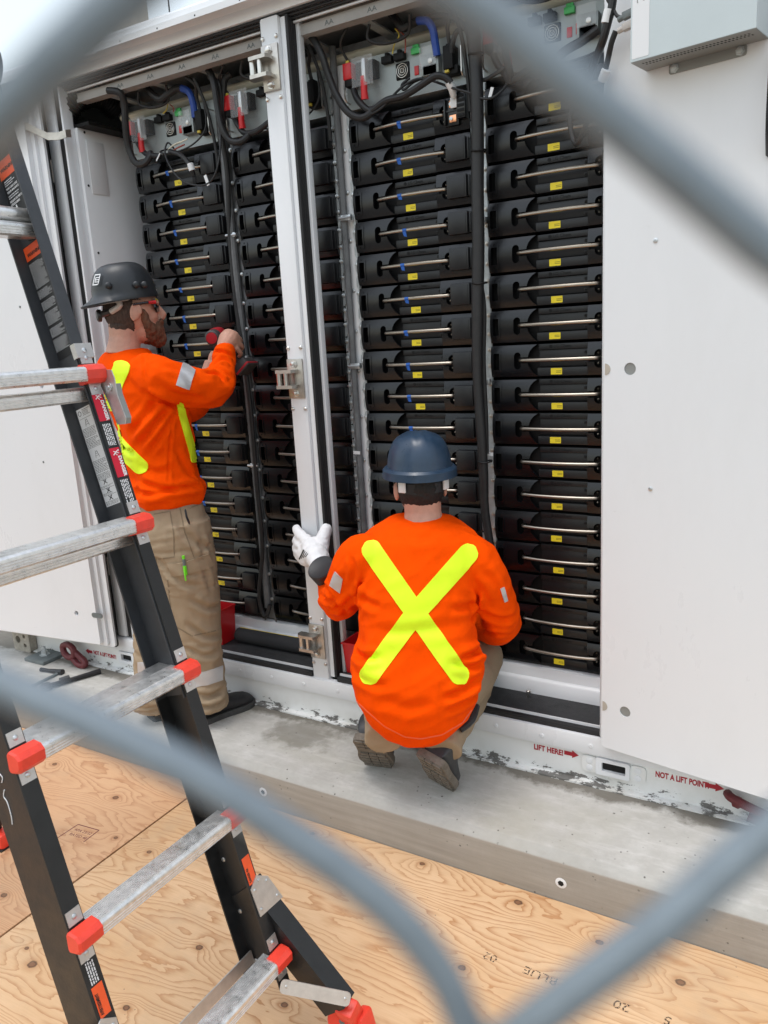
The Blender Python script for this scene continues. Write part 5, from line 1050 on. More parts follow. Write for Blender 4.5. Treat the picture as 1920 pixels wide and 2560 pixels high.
creases(me, [([(-1.373,-0.27,1.495), (-1.394,-0.283,1.461), (-1.395,-0.284,1.409)], .6, .6), ([(-1.396,-0.284,1.352), (-1.353,-0.259,1.318), (-1.302,-0.228,1.294)], 1.6, 2.2), ([(-1.368,-0.268,1.323), (-1.413,-0.294,1.264), (-1.466,-0.326,1.2)], 1.8, 1.5), ([(-1.333,-0.246,1.294), (-1.395,-0.284,1.213), (-1.448,-0.315,1.153)], 1.6, 1.6), ([(-1.312,-0.234,1.275), (-1.366,-0.266,1.193), (-1.413,-0.294,1.123)], 1.4, 1.1), ([(-1.494,-0.343,1.165), (-1.459,-0.322,1.127)], 1.4, 1.6), ([(-1.455,-0.319,1.02), (-1.395,-0.284,0.99), (-1.345,-0.253,0.985)], 1.5, 1.7), ([(-1.459,-0.322,0.981), (-1.405,-0.29,0.968), (-1.285,-0.218,0.995)], 1.4, 1.5), ([(-1.331,-0.246,0.998), (-1.262,-0.204,0.979)], 1.5, 1.6), ([(-1.203,-0.169,1.412), (-1.169,-0.149,1.401), (-1.149,-0.136,1.375)], 1.5, 1.9), ([(-1.219,-0.12,1.444), (-1.187,-0.101,1.453), (-1.154,-0.081,1.433)], 1.3, 1.6), ([(-1.217,-0.119,1.424), (-1.187,-0.101,1.413), (-1.162,-0.086,1.385)], 1.3, 1.5), ([(-1.238,-0.074,1.48), (-1.207,-0.055,1.478), (-1.178,-0.037,1.456)], 1., 1.3), ([(-1.332,-0.246,1.448), (-1.282,-0.216,1.419), (-1.245,-0.194,1.364)], 1.8, 1.0), ([(-1.362,-0.264,1.385), (-1.29,-0.221,1.336), (-1.216,-0.176,1.313)], 1.8, 1.1), ([(-1.324,-0.241,1.271), (-1.345,-0.254,1.137), (-1.363,-0.264,1)], .7, .6), ([(-1.448,-0.315,1.085), (-1.396,-0.285,1.053), (-1.341,-0.251,1.063)], 1.8, 1.0), ([(-1.326,-0.242,1.136), (-1.295,-0.224,1.051), (-1.27,-0.209,1.026)], 1.6, 1.2)])
t1 = bvh(me); shirt1 = finish('shirt', me, 'orange_cloth', w1)
# hem roll and cuff
decal('reflective_tape', [(-1.459,-0.322,1.47), (-1.464,-0.325,1.444), (-1.486,-0.338,1.402), (-1.507,-0.351,1.35), (-1.53,-0.364,1.29)], .056, t1, 'lime', shirt1)
decal('reflective_tape', [(-1.544,-0.373,1.232), (-1.502,-0.348,1.157), (-1.469,-0.328,1.109), (-1.43,-0.304,1.056)], .056, t1, 'lime', shirt1, ny=40)
decal('reflective_tape', [(-1.295,-0.224,1.307), (-1.292,-0.222,1.256), (-1.281,-0.215,1.178), (-1.271,-0.21,1.114), (-1.269,-0.209,1.079)], .026, t1, 'lime', shirt1)
decal('sleeve_band', None, 0, t1, 'reflect', shirt1, pairs=[((-1.236,-0.247,1.452), (-1.265,-0.264,1.374)), ((-1.219,-0.237,1.442), (-1.246,-0.253,1.364)), ((-1.2,-0.225,1.422), (-1.226,-0.241,1.354))], ny=10)
tr = MB()
torso(tr, [((-1.431,-0.212,0.946), .150, .112), ((-1.422,-0.218,0.888), .162, .122), ((-1.413,-0.225,0.818), .172, .130), ((-1.413,-0.225,0.736), .165, .125)], s1, d1)
tr.tube([(-1.343,-0.241,0.859), (-1.338,-0.238,0.698), (-1.332,-0.228,0.531), (-1.334,-0.224,0.361), (-1.337,-0.22,0.22), (-1.337,-0.22,0.123), (-1.336,-0.219,0.075)], [.112, .112, .100, .088, .080, .078, .080], 18, 4)
tr.tube([(-1.509,-0.189,0.835), (-1.532,-0.203,0.635), (-1.54,-0.254,0.41), (-1.551,-0.284,0.244), (-1.561,-0.301,0.107), (-1.566,-0.304,0.057)], [.108, .106, .092, .078, .072, .074], 18, 4)
me = solid(tr, .0065, 6, 'trousers')
def wr2(p, n):
    low = max(0., min(1., (.42 - p.z) / .3)); d = .0035 * ridge(p, 8, V((.2, .1, 1)), .25, 4)
    d += (.003 + .008 * low) * ridge(p, 15, V((.9, .5, .35 * math.sin(p.z * 9))), .3, 8) + .0015 * noise.noise(p * 35); return d - .005
displace(me, wr2)
creases(me, [([(-1.277,-0.33,0.885), (-1.234,-0.304,0.805), (-1.179,-0.271,0.77)], 1.8, 1.5), ([(-1.343,-0.369,0.735), (-1.311,-0.35,0.67), (-1.226,-0.299,0.616)], 1.8, 1.3), ([(-1.256,-0.317,0.571), (-1.207,-0.288,0.535), (-1.167,-0.264,0.548)], 1.6, 1.6), ([(-1.278,-0.33,0.476), (-1.231,-0.302,0.423), (-1.18,-0.272,0.428)], 1.6, 1.7), ([(-1.294,-0.34,0.378), (-1.238,-0.306,0.341), (-1.183,-0.274,0.362)], 1.6, 1.6), ([(-1.292,-0.339,0.194), (-1.241,-0.308,0.17), (-1.184,-0.274,0.2)], 1.6, 2.0), ([(-1.29,-0.338,0.143), (-1.231,-0.302,0.13), (-1.181,-0.272,0.161)], 1.2, 1.6), ([(-1.435,-0.424,0.487), (-1.4,-0.403,0.444), (-1.334,-0.364,0.447)], 1.8, 1.6), ([(-1.472,-0.446,0.208), (-1.428,-0.42,0.179), (-1.373,-0.387,0.192)], 1.6, 1.8), ([(-1.205,-0.287,0.834), (-1.203,-0.285,0.694), (-1.188,-0.277,0.598)], 1.6, 1.0)])
tt1 = bvh(me); trs1 = finish('trousers', me, 'khaki', w1)
decal('leg_band', None, 0, tt1, 'reflect', trs1, pairs=[((-1.325,-0.3,0.248), (-1.325,-0.3,0.188)), ((-1.274,-0.27,0.256), (-1.273,-0.269,0.198)), ((-1.217,-0.235,0.276), (-1.222,-0.239,0.215))], ny=14, nx=3)
decal('leg_band', None, 0, tt1, 'reflect', trs1, pairs=[((-1.499,-0.404,0.311), (-1.504,-0.407,0.252)), ((-1.468,-0.386,0.309), (-1.474,-0.389,0.25)), ((-1.432,-0.364,0.307), (-1.438,-0.368,0.247))], ny=10, nx=3)
# seams, pockets, zip
for pth in ([(-1.344,-0.37,0.912), (-1.292,-0.339,0.919), (-1.289,-0.337,0.84), (-1.296,-0.341,0.744), (-1.349,-0.373,0.739)], [(-1.26,-0.319,0.929), (-1.253,-0.316,0.837), (-1.233,-0.303,0.735)], [(-1.321,-0.356,0.702), (-1.284,-0.334,0.681), (-1.258,-0.318,0.685), (-1.203,-0.286,0.717), (-1.177,-0.27,0.726)], [(-1.326,-0.359,0.655), (-1.33,-0.362,0.479), (-1.27,-0.325,0.426), (-1.182,-0.273,0.444)], [(-1.224,-0.298,0.93), (-1.185,-0.275,0.942)]):
    decal('seam', pth, .0045, tt1, 'khaki_dark', trs1, off=.0012, nx=1, ny=24, ends=False)
decal('pocket_flap', None, 0, tt1, 'khaki', trs1, off=.006, pairs=[((-1.317,-0.354,0.714), (-1.309,-0.349,0.67)), ((-1.265,-0.322,0.722), (-1.262,-0.32,0.673)), ((-1.188,-0.276,0.748), (-1.176,-0.27,0.7))], nx=4, ny=12)
decal('zip', [(-1.244,-0.31,0.925), (-1.243,-0.309,0.895), (-1.236,-0.305,0.864)], .006, tt1, 'tool_black', trs1, off=.003, nx=2, ny=10)
pn = thing('marker_pen', (-1.267,-0.323,0.69), 'green marker pen clipped in the trouser pocket of the standing worker', 'pen')
PB, _, _, _ = tt1.ray_cast(CAM, (V((-1.267,-0.324,0.698)) - CAM).normalized(), 6.); PB = PB or V((-1.267,-0.324,0.698)); pv = (CAM - PB).normalized(); PB = PB + pv * .012
MB().cyl(PB + V((0, 0, .036)), PB + V((0, 0, .048)), .0055, 10).obj('end_cap', 'pen_green', pn); MB().cyl(PB + V((0, 0, .008)), PB + V((0, 0, .036)), .0058, 10).obj('barrel', 'plate_grey', pn); MB().cyl(PB + V((.002, 0, -.026)), PB + V((0, 0, .010)), .0065, 10).box(PB + V((.004, -.006, -.022)), (.006, .004, .05), None, .001).obj('cap', 'pen_green', pn)
# shoes
shoe(w1, (-1.372, -.245, 0), (-1.288, -.008, 0), (0, 0, 1), .105, 'shoe_black', 'sole_dark', high=.115)
shoe(w1, (-1.585, -.305, 0), (-1.50, -.065, 0), (0, 0, 1), .105, 'maroon', 'sole_dark', high=.10)
# head (skin): skull, jaw, neck, ear, nose - one mesh with hands joined below
f1 = dirn(.88, .47); sd1 = f1.cross(ZU).normalized(); HC = V((-1.472,-0.236,1.651)); RM = Matrix((f1, sd1, ZU)).transposed()
hd = MB(); hd.ell(HC + ZU * .012, (.098, .076, .108), RM, 20, 14); hd.ell(HC + f1 * .034 - ZU * .062, (.062, .056, .062), RM, 16, 10); hd.ell(HC + f1 * .072 - ZU * .088, (.026, .026, .026), RM, 12, 8)
hd.tube([HC - f1 * .035 - ZU * .045, HC - f1 * .040 - ZU * .10, HC - f1 * .050 - ZU * .16], [.056, .055, .066], 16, 3)
hd.tube([HC + f1 * .092 + ZU * .012, HC + f1 * .113 - ZU * .022, HC + f1 * .094 - ZU * .034], [.010, .0145, .010], 10, 3); hd.ell(HC + f1 * .082 + ZU * .022, (.018, .052, .014), RM, 12, 8)
hd.ell(HC + f1 * .094 - ZU * .052, (.012, .024, .010), RM, 12, 8); hd.ell(HC + f1 * .052 - ZU * .022 + sd1 * .034, (.034, .026, .036), RM, 12, 8); hd.ell(HC + f1 * .052 - ZU * .022 - sd1 * .034, (.034, .026, .036), RM, 12, 8)
for s_ in (1, -1):
    ec = HC + sd1 * (.077 * s_) - f1 * .004 - ZU * .012; RE = RM @ Matrix.Rotation(rad(12), 3, 'Y')
    hd.ell(ec, (.019, .009, .031), RE, 14, 8); hd.tube([ec + (RE @ V((.019 * math.cos(t), .006 * s_, .031 * math.sin(t)))) for t in [PI * k / 8 + .3 for k in range(-1, 12)]], .0045, 8)
me = solid(hd, .0038, 9, 'head'); displace(me, lambda p, n: .0009 * noise.noise(p * 60)); finish('head', me, 'skin', w1); hd = MB()
# right hand on the drill
GR = V((-1.245,0.074,1.455)); HD0 = V((-1.26,0.013,1.5)); KN = V((-1.255,0.068,1.541))
hd.tube([V((-1.253,-0.003,1.472)), HD0, V((-1.259,0.037,1.523)), V((-1.259,0.06,1.541))], [.030, .031, .040, .034], 14, 3)
hd.ell(V((-1.251,0.053,1.519)), (.030, .036, .042), None, 12, 8)
for k, (u_, v_) in enumerate(((568,832), (582,830), (594,842), (601,858))):
    pass
hd.tube([(-1.26,0.041,1.529), (-1.288,0.054,1.549), (-1.312,0.074,1.543)], [.0115, .0105, .009], 10, 3)
hd.tube([(-1.252,0.052,1.544), (-1.26,0.086,1.543), (-1.291,0.095,1.526)], [.0125, .011, .0095], 10, 3)
hd.tube([(-1.239,0.06,1.534), (-1.245,0.091,1.518), (-1.275,0.102,1.503)], [.0125, .011, .0095], 10, 3)
hd.tube([(-1.234,0.06,1.512), (-1.24,0.091,1.493), (-1.267,0.101,1.478)], [.012, .0105, .009], 10, 3)
hd.tube([(-1.233,0.046,1.494), (-1.235,0.074,1.469), (-1.258,0.089,1.456)], [.011, .0095, .0085], 10, 3)
me = solid(hd, .0034, 4, 'hand'); finish('hand', me, 'skin', w1); hd = MB()
# left hand steadying from behind
hd.tube([(-1.448,0.104,1.364), (-1.447,0.116,1.4), (-1.442,0.131,1.439)], [.030, .034, .030], 12, 3)
for k in range(4): hd.tube([V((-1.443,0.13,1.431)) + VR * (.012 * k - .012), V((-1.442,0.143,1.466)) + VR * (.013 * k - .010), V((-1.448,0.163,1.479)) + VR * (.013 * k - .010)], [.010, .009, .008], 8, 3)
hd.tube([(-1.437,0.11,1.403), (-1.417,0.125,1.423), (-1.412,0.143,1.446)], [.011, .010, .009], 8, 3)
me = solid(hd, .0034, 4, 'hand'); finish('hand', me, 'skin', w1)
# hair, beard, eyewear, hat
hr = MB(); hr.ell(HC - f1 * .010 + ZU * .006, (.094, .0795, .108), RM, 20, 14); hm_ = solid(hr, .005, 3, 'hair')
bm = bmesh.new(); bm.from_mesh(hm_)
bmesh.ops.delete(bm, geom=[v for v in bm.verts if ((v.co - HC).dot(f1) > -.008 and (v.co - HC).dot(ZU) < .03) or (v.co - HC).dot(ZU) < -.082 - .3 * (v.co - HC).dot(f1) * 0], context='VERTS'); bm.to_mesh(hm_); bm.free()
displace(hm_, lambda p, n: .0025 * noise.noise(p * 120)); hr2 = finish('hair', hm_, 'hair_brown', w1)
nk = MB(); nk.ell(HC - f1 * .040 - ZU * .055, (.052, .060, .042), RM, 16, 10); nm_ = solid(nk, .005, 3, 'hair'); displace(nm_, lambda p, n: .002 * noise.noise(p * 120)); finish('nape_hair', nm_, 'hair_brown', w1)
bd = MB(); bd.ell(HC + f1 * .055 - ZU * .078, (.054, .058, .050), RM, 18, 12); bd.ell(HC + f1 * .082 - ZU * .105, (.034, .036, .036), RM, 14, 8); bd.ell(HC + f1 * .098 - ZU * .046, (.014, .032, .010), RM, 12, 8)
for s_ in (1, -1): bd.tube([HC + sd1 * (.070 * s_) + f1 * .022 + ZU * .0, HC + sd1 * (.062 * s_) + f1 * .036 - ZU * .05, HC + sd1 * (.05 * s_) + f1 * .055 - ZU * .08], [.010, .017, .022], 10, 4)
bm_ = solid(bd, .0042, 4, 'beard'); displace(bm_, lambda p, n: .0055 * noise.noise(V((p.x, p.y, p.z * .5)) * 110) + .002 * noise.noise(p * 260)); finish('beard', bm_, 'beard', w1)
gl = MB()
for s_ in (1, -1):
    gl.rings([[HC + f1 * (.098 - .030 * abs(y) / .07 + dx) + sd1 * (y * s_) + ZU * (.012 + z) for y, z in ((.006, .020), (.040, .024), (.072, .022), (.078, -.008), (.050, -.026), (.014, -.020))] for dx in (0, .005)])
gl.obj('safety_glasses', 'glass_dark', w1); ar = MB()
for s_ in (1, -1): ar.tube([HC + f1 * .070 + sd1 * (.072 * s_) + ZU * .022, HC + f1 * .03 + sd1 * (.082 * s_) + ZU * .020, HC - f1 * .012 + sd1 * (.084 * s_) + ZU * .014], [.0055, .0045, .004], 8, 3)
ar.obj('glasses_arm', 'glass_dark', w1)
for s_ in (1, -1): MB().tube([HC + f1 * .072 + sd1 * (.077 * s_) + ZU * .022, HC + f1 * .045 + sd1 * (.083 * s_) + ZU * .021], [.0065, .0055], 8).obj('glasses_tip', 'red_plastic', w1)
st = MB(); st.rings([[HC + f1 * (x * .104 - .006) + sd1 * (y * .090) + ZU * (z + (.012 if x > 0 else -.012 * (-x))) for z in (.032, .058)] for x, y in [(math.cos(t), math.sin(t)) for t in [2 * PI * k / 32 for k in range(33)]]], False); st.obj('head_band', 'strap_grey', w1)
st = MB(); st.tube([HC - f1 * .085 + sd1 * .05 - ZU * .004, HC - f1 * .112 - ZU * .012, HC - f1 * .085 - sd1 * .05 - ZU * .004], .012, 8, 4); st.lathe(HC - f1 * .112 - ZU * .016, -f1, [(0, .022), (.012, .022), (.016, .017)], 16); st.obj('ratchet_band', 'tool_black', w1)
st = MB(); st.tube([HC - f1 * .070 + sd1 * .062 + ZU * .05, HC - f1 * .055 + sd1 * .074 + ZU * .016, HC - f1 * .085 + sd1 * .05 - ZU * .006], .011, 8, 4); st.obj('harness_strap', 'strap_grey', w1)
UP1 = (ZU - f1 * .10).normalized(); hat1 = helmet(w1, HC + ZU * .044 - f1 * .018, f1 * 1. + ZU * .10, UP1, .116, .106, .124, .003, .044, 'hat_grey', False, -1)
for q in (-.075, .018, .048): MB().ell(HC + ZU * .082 - f1 * .014 + f1 * q + sd1 * (.113 * math.sqrt(max(.1, 1 - (q / .126) ** 2))), (.013, .007, .012), RM, 10, 8).obj('hat_boss', 'hat_grey', w1)
em = MB(); EO = HC + ZU * .106 - f1 * .112 + sd1 * .046; er = (f1 * .48 + sd1 * .86).normalized(); eu = (ZU + f1 * .35).normalized()
for x0, x1, y0, y1 in ((-.016, -.012, -.02, .02), (.012, .016, -.02, .02), (-.016, .016, .016, .02), (-.016, .016, -.02, -.016), (-.008, .012, .006, .009), (-.008, .012, -.002, .001), (-.008, .012, -.010, -.007), (-.008, -.004, -.010, .009)):
    em.add([EO + er * a + eu * b_ + (sd1 * .6 - f1 * .8) * .010 for a, b_ in ((x0, y0), (x1, y0), (x1, y1), (x0, y1))], [(0, 1, 2, 3)])
em.obj('hat_emblem', 'print_white', w1, 0)
# cordless drill
dr_ = thing('cordless_drill', (-1.286,0.073,1.492), 'red and dark grey cordless drill held by the standing worker', 'drill')
DH = V((-1.334,0.027,1.535)); DX = (V((-1.403,0.178,1.554)) - DH).normalized()
MB().lathe(DH, DX, [(-.004, .024), (0, .029), (.012, .031), (.03, .031)], 22).obj('motor_end', 'drill_grey', dr_); MB().lathe(DH, DX, [(-.0062, .018), (-.0058, .022), (-.004, .022)], 20).obj('badge', 'drill_red', dr_)
MB().lathe(DH, DX, [(.03, .0325), (.05, .034), (.10, .032), (.112, .026)], 22).obj('body', 'drill_red', dr_)
MB().lathe(DH, DX, [(.112, .024), (.13, .022), (.15, .014), (.152, .006), (.19, .005)], 16).obj('chuck', 'drill_grey', dr_)
g0, g1_ = DH + DX * .055, V((-1.259,0.1,1.435)); MB().tube([g0, g0.lerp(g1_, .5), g1_], [.022, .018, .020], 12, 4).obj('grip', 'drill_grey', dr_)
ga = (g1_ - g0).normalized(); gb = (DX - ga * DX.dot(ga)).normalized(); gc = ga.cross(gb); RB = Matrix((gb, gc, ga)).transposed()
MB().box(g1_ + ga * .024, (.10, .066, .040), RB, .006).obj('battery', 'drill_grey', dr_); MB().box(g1_ + ga * .034, (.104, .069, .008), RB, .002).obj('battery_stripe', 'drill_red', dr_); MB().box(g1_ + ga * .012 - gc * .012, (.05, .004, .006), RB, .001).obj('clip', 'steel', dr_)

# ---------------------------------------------------------------- crouching worker
w2 = thing('person', (-.33, -.22, 0), 'crouching worker in blue hard hat with lime X on orange shirt, gripping the centre post', 'person')
sh = MB()
torso(sh, [((-0.337,-0.183,0.936), .074, .066), ((-0.331,-0.197,0.919), .125, .088), ((-0.323,-0.222,0.879), .192, .112), ((-0.316,-0.246,0.802), .203, .130), ((-0.311,-0.272,0.717), .186, .136), ((-0.306,-0.293,0.631), .176, .138), ((-0.297,-0.311,0.557), .188, .146), ((-0.291,-0.331,0.484), .204, .158), ((-0.291,-0.342,0.4), .200, .162), ((-0.288,-0.346,0.325), .172, .148), ((-0.287,-0.346,0.269), .118, .115), ((-0.286,-0.345,0.232), .045, .06)], VR, VF)
sh.tube([(-0.436,-0.324,0.832), (-0.464,-0.352,0.82), (-0.523,-0.341,0.741), (-0.591,-0.289,0.646), (-0.654,-0.233,0.627), (-0.722,-0.169,0.658), (-0.76,-0.133,0.678)], [.075, .078, .070, .064, .058, .050, .048], 16, 4)
sh.tube([(-0.19,-0.177,0.815), (-0.15,-0.165,0.793), (-0.111,-0.141,0.706), (-0.1,-0.077,0.576), (-0.146,-0.011,0.507), (-0.259,0.085,0.473), (-0.365,0.161,0.462)], [.075, .078, .070, .064, .060, .050, .044], 16, 4)
me = solid(sh, .0052, 16, 'shirt')
AL, AR_, HL_, HR_ = V((-0.453,-0.369,0.718)), V((-0.154,-0.19,0.683)), V((-0.427,-0.47,0.531)), V((-0.102,-0.276,0.494)); EA, EB = V((-0.601,-0.283,0.629)), V((-0.104,-0.067,0.551))
def wr3(p, n):
    d = .0055 * ridge(p, 7, ZU + VR * .2, .3, 1) + .0028 * ridge(p, 18, VR + ZU * .4, .3, 6)
    for c, ax, am in ((AL, VR * .6 + ZU * .8, .014), (AR_, VR * -.6 + ZU * .8, .014)):
        d += am * math.exp(-((p - c).length / .09) ** 2) * ridge(p, 17, ax, .2, 3)
    for c, ax in ((HL_, VR + ZU * .35), (HR_, VR - ZU * .55)): d += .015 * math.exp(-((p - c).length / .11) ** 2) * ridge(p, 14, ax, .18, 11)
    for c in (EA, EB): d += .012 * math.exp(-((p - c).length / .09) ** 2) * ridge(p, 16, VR * .9 + ZU * .5, .3, 7)
    return d - .007
displace(me, wr3)
creases(me, [([(-0.109,-0.222,0.524), (-0.133,-0.236,0.505), (-0.174,-0.261,0.494)], 1.5, 2.6), ([(-0.112,-0.224,0.478), (-0.147,-0.245,0.466), (-0.198,-0.275,0.484)], 1.5, 2.0), ([(-0.116,-0.226,0.426), (-0.159,-0.252,0.388), (-0.225,-0.291,0.358)], 1.6, 1.6), ([(-0.126,-0.232,0.38), (-0.17,-0.258,0.336), (-0.217,-0.286,0.315)], 1.5, 1.5), ([(-0.458,-0.43,0.537), (-0.432,-0.415,0.515), (-0.385,-0.387,0.515)], 1.5, 2.2), ([(-0.466,-0.435,0.48), (-0.427,-0.412,0.431), (-0.372,-0.379,0.415)], 1.8, 1.2), ([(-0.427,-0.412,0.771), (-0.436,-0.417,0.727), (-0.433,-0.415,0.677)], 1.2, 2.4), ([(-0.434,-0.416,0.727), (-0.413,-0.403,0.698), (-0.377,-0.382,0.679)], 1.6, 1.2), ([(-0.12,-0.229,0.716), (-0.119,-0.228,0.671), (-0.136,-0.238,0.617)], 1.2, 2.4), ([(-0.121,-0.229,0.683), (-0.156,-0.25,0.663), (-0.192,-0.271,0.665)], 1.6, 1.2), ([(-0.601,-0.399,0.701), (-0.56,-0.375,0.675), (-0.525,-0.354,0.626)], 1.4, 1.6), ([(-0.591,-0.393,0.642), (-0.552,-0.37,0.651), (-0.498,-0.338,0.693)], 1.4, 1.5), ([(-0.607,-0.403,0.724), (-0.572,-0.382,0.716), (-0.555,-0.372,0.68)], 1.2, 1.4), ([(-0.156,-0.133,0.623), (-0.109,-0.105,0.584), (-0.052,-0.071,0.586)], 1.5, 1.5), ([(-0.166,-0.139,0.588), (-0.12,-0.112,0.532), (-0.072,-0.083,0.523)], 1.4, 1.5), ([(-0.143,-0.126,0.749), (-0.111,-0.107,0.701), (-0.098,-0.099,0.648)], 1.8, 1.0), ([(-0.322,-0.349,0.915), (-0.269,-0.317,0.898), (-0.22,-0.288,0.905)], 2.2, .8), ([(-0.399,-0.395,0.613), (-0.336,-0.358,0.591), (-0.263,-0.314,0.597), (-0.171,-0.259,0.608)], 2.4, .8), ([(-0.393,-0.391,0.37), (-0.319,-0.348,0.335), (-0.244,-0.303,0.341)], 2.4, 1.0), ([(-0.505,-0.342,0.825), (-0.498,-0.338,0.774), (-0.511,-0.345,0.717)], 1.2, 1.2)])
t2 = bvh(me); shirt2 = finish('shirt', me, 'orange_cloth', w2)
decal('reflective_tape', [(-0.407,-0.4,0.894), (-0.286,-0.328,0.656), (-0.161,-0.253,0.409)], .062, t2, 'lime', shirt2, ny=60)
decal('reflective_tape', [(-0.122,-0.23,0.861), (-0.286,-0.328,0.656), (-0.438,-0.418,0.429)], .062, t2, 'lime', shirt2, ny=60, off=.003)
decal('sleeve_band', None, 0, t2, 'reflect', shirt2, pairs=[((-0.551,-0.369,0.775), (-0.531,-0.358,0.748)), ((-0.56,-0.375,0.752), (-0.536,-0.361,0.725)), ((-0.568,-0.38,0.729), (-0.542,-0.364,0.701))], ny=10)
decal('sleeve_band', None, 0, t2, 'reflect', shirt2, pairs=[((-0.095,-0.097,0.685), (-0.085,-0.091,0.69)), ((-0.09,-0.094,0.662), (-0.08,-0.088,0.667)), ((-0.085,-0.091,0.638), (-0.076,-0.086,0.643))], ny=10)
decal('hem_stitch', [(-0.463,-0.433,0.369), (-0.432,-0.415,0.328), (-0.388,-0.389,0.273), (-0.333,-0.356,0.232), (-0.289,-0.329,0.222), (-0.229,-0.294,0.232), (-0.172,-0.259,0.27), (-0.145,-0.243,0.313)], .0035, t2, 'warn_orange', shirt2, off=.0012, nx=1, ny=50, ends=False)
tr = MB()
tr.ell((-0.304,-0.315,0.371), (.17, .15, .12), Matrix((VR, VF, ZU)).transposed(), 20, 12)
KL, KR = V((-0.59,-0.043,0.408)), V((-0.257,0.109,0.352))
tr.tube([(-0.367,-0.353,0.368), (-0.476,-0.208,0.371), KL], [.105, .100, .078], 18, 5); tr.tube([(-0.239,-0.277,0.359), (-0.248,-0.072,0.34), KR], [.105, .102, .082], 18, 5)
tr.tube([KL, (-0.529,-0.147,0.25), (-0.413,-0.345,0.27), (-0.365,-0.433,0.256)], [.078, .074, .066, .064], 18, 5); tr.tube([KR, (-0.266,-0.024,0.231), (-0.231,-0.26,0.227), (-0.209,-0.34,0.199)], [.082, .076, .068, .066], 18, 5)
me = solid(tr, .0065, 6, 'trousers'); displace(me, lambda p, n: .004 * ridge(p, 12, VR + ZU * .4, .3, 4) + .003 * ridge(p, 20, VF + ZU * .5, .3, 9) - .003); finish('trousers', me, 'khaki', w2)
belt = MB().tube([(-0.149,-0.199,0.306), (-0.142,-0.253,0.284), (-0.166,-0.291,0.266)], .014, 8, 3).obj('belt', 'tool_black', w2)
shoe(w2, V((-.470, -.372, .192)), V((-.525, -.222, .004)), (-.3, 1.2, 1), .115, 'leather_grey', 'sole', True, high=.11)
shoe(w2, V((-.232, -.388, .190)), V((-.268, -.232, .004)), (.35, 1.2, 1), .115, 'leather_grey', 'sole', True, high=.11)
# head
f2 = dirn(-.12, 1.); sd2 = f2.cross(ZU).normalized(); H2 = V((-0.338,-0.161,1.036)); RM2 = Matrix((f2, sd2, ZU)).transposed()
hd = MB(); hd.ell(H2 + ZU * .01, (.096, .076, .105), RM2, 20, 14); hd.ell(H2 + f2 * .03 - ZU * .062, (.060, .058, .055), RM2, 14, 10); hd.tube([H2 - f2 * .028 - ZU * .03, H2 - f2 * .030 - ZU * .09, H2 - f2 * .040 - ZU * .15], [.060, .060, .072], 16, 3)
hd.tube([H2 + f2 * .092 + ZU * .01, H2 + f2 * .112 - ZU * .02, H2 + f2 * .094 - ZU * .032], [.010, .014, .010], 10, 3); hd.ell(H2 + f2 * .08 - ZU * .055, (.014, .024, .010), RM2, 10, 8)
for s_ in (1, -1): hd.ell(H2 + sd2 * (.079 * s_) - f2 * .002 - ZU * .022, (.017, .009, .031), RM2 @ Matrix.Rotation(rad(14), 3, 'Y'), 14, 8)
me = solid(hd, .0042, 5, 'head'); displace(me, lambda p, n: .0006 * noise.noise(p * 60)); finish('head', me, 'skin', w2); hd = MB()
hd.tube([(-0.355,0.156,0.462), (-0.424,0.196,0.458), (-0.468,0.216,0.453)], [.030, .036, .030], 12, 3)
for k in range(4): hd.tube([V((-0.463,0.207,0.457)) + ZU * (.014 * k - .02), V((-0.509,0.238,0.448)) + ZU * (.014 * k - .02), V((-0.527,0.262,0.429)) + ZU * (.012 * k - .02)], [.010, .009, .008], 8, 3)
me = solid(hd, .0034, 4, 'hand'); finish('hand', me, 'skin', w2)
hr = MB(); hr.ell(H2 - f2 * .006 - ZU * .002, (.0985, .0785, .100), RM2, 20, 14); hm_ = solid(hr, .0045, 3, 'hair'); bm = bmesh.new(); bm.from_mesh(hm_)
bmesh.ops.delete(bm, geom=[v for v in bm.verts if (v.co - H2).dot(f2) > .028 or (v.co - H2).dot(ZU) < -.072], context='VERTS'); bm.to_mesh(hm_); bm.free()
displace(hm_, lambda p, n: .002 * noise.noise(p * 130)); finish('hair', hm_, 'hair_black', w2)
gl = MB()
for s_ in (1, -1):
    gl.rings([[H2 + f2 * (.098 - .030 * abs(y) / .07 + dx) + sd2 * (y * s_) + ZU * (.008 + z) for y, z in ((.010, .016), (.040, .020), (.070, .016), (.072, -.006), (.045, -.020), (.016, -.014))] for dx in (0, .004)]); gl.tube([H2 + f2 * .070 + sd2 * (.074 * s_) + ZU * .014, H2 + f2 * .0 + sd2 * (.083 * s_) + ZU * .006], .004, 8)
gl.obj('safety_glasses', 'glass_dark', w2)
hat2 = helmet(w2, H2 + ZU * .040 - f2 * .004, f2, ZU, .122, .104, .125, .014, .03, 'hat_blue', True, 1)
rb = MB(); n = 40; rb.rings([[H2 + ZU * (.038 + z) - f2 * .004 + f2 * (math.cos(2 * PI * k / n) * (.122 + e)) + sd2 * (math.sin(2 * PI * k / n) * (.104 + e)) for k in range(n)] for z, e in ((-.012, .010), (-.012, .0165), (.012, .0145), (.020, .006), (.020, -.002))]).obj('hat_rim', 'hat_blue', w2, 40)
nb = MB(); nb.rings([[H2 - f2 * (.100 * math.cos(t)) + sd2 * (.090 * math.sin(t)) + ZU * (z - .004) for z in (-.014, .018)] for t in [rad(-52 + 104 * k / 16) for k in range(17)]], False); nb.obj('nape_strap', 'tool_black', w2)
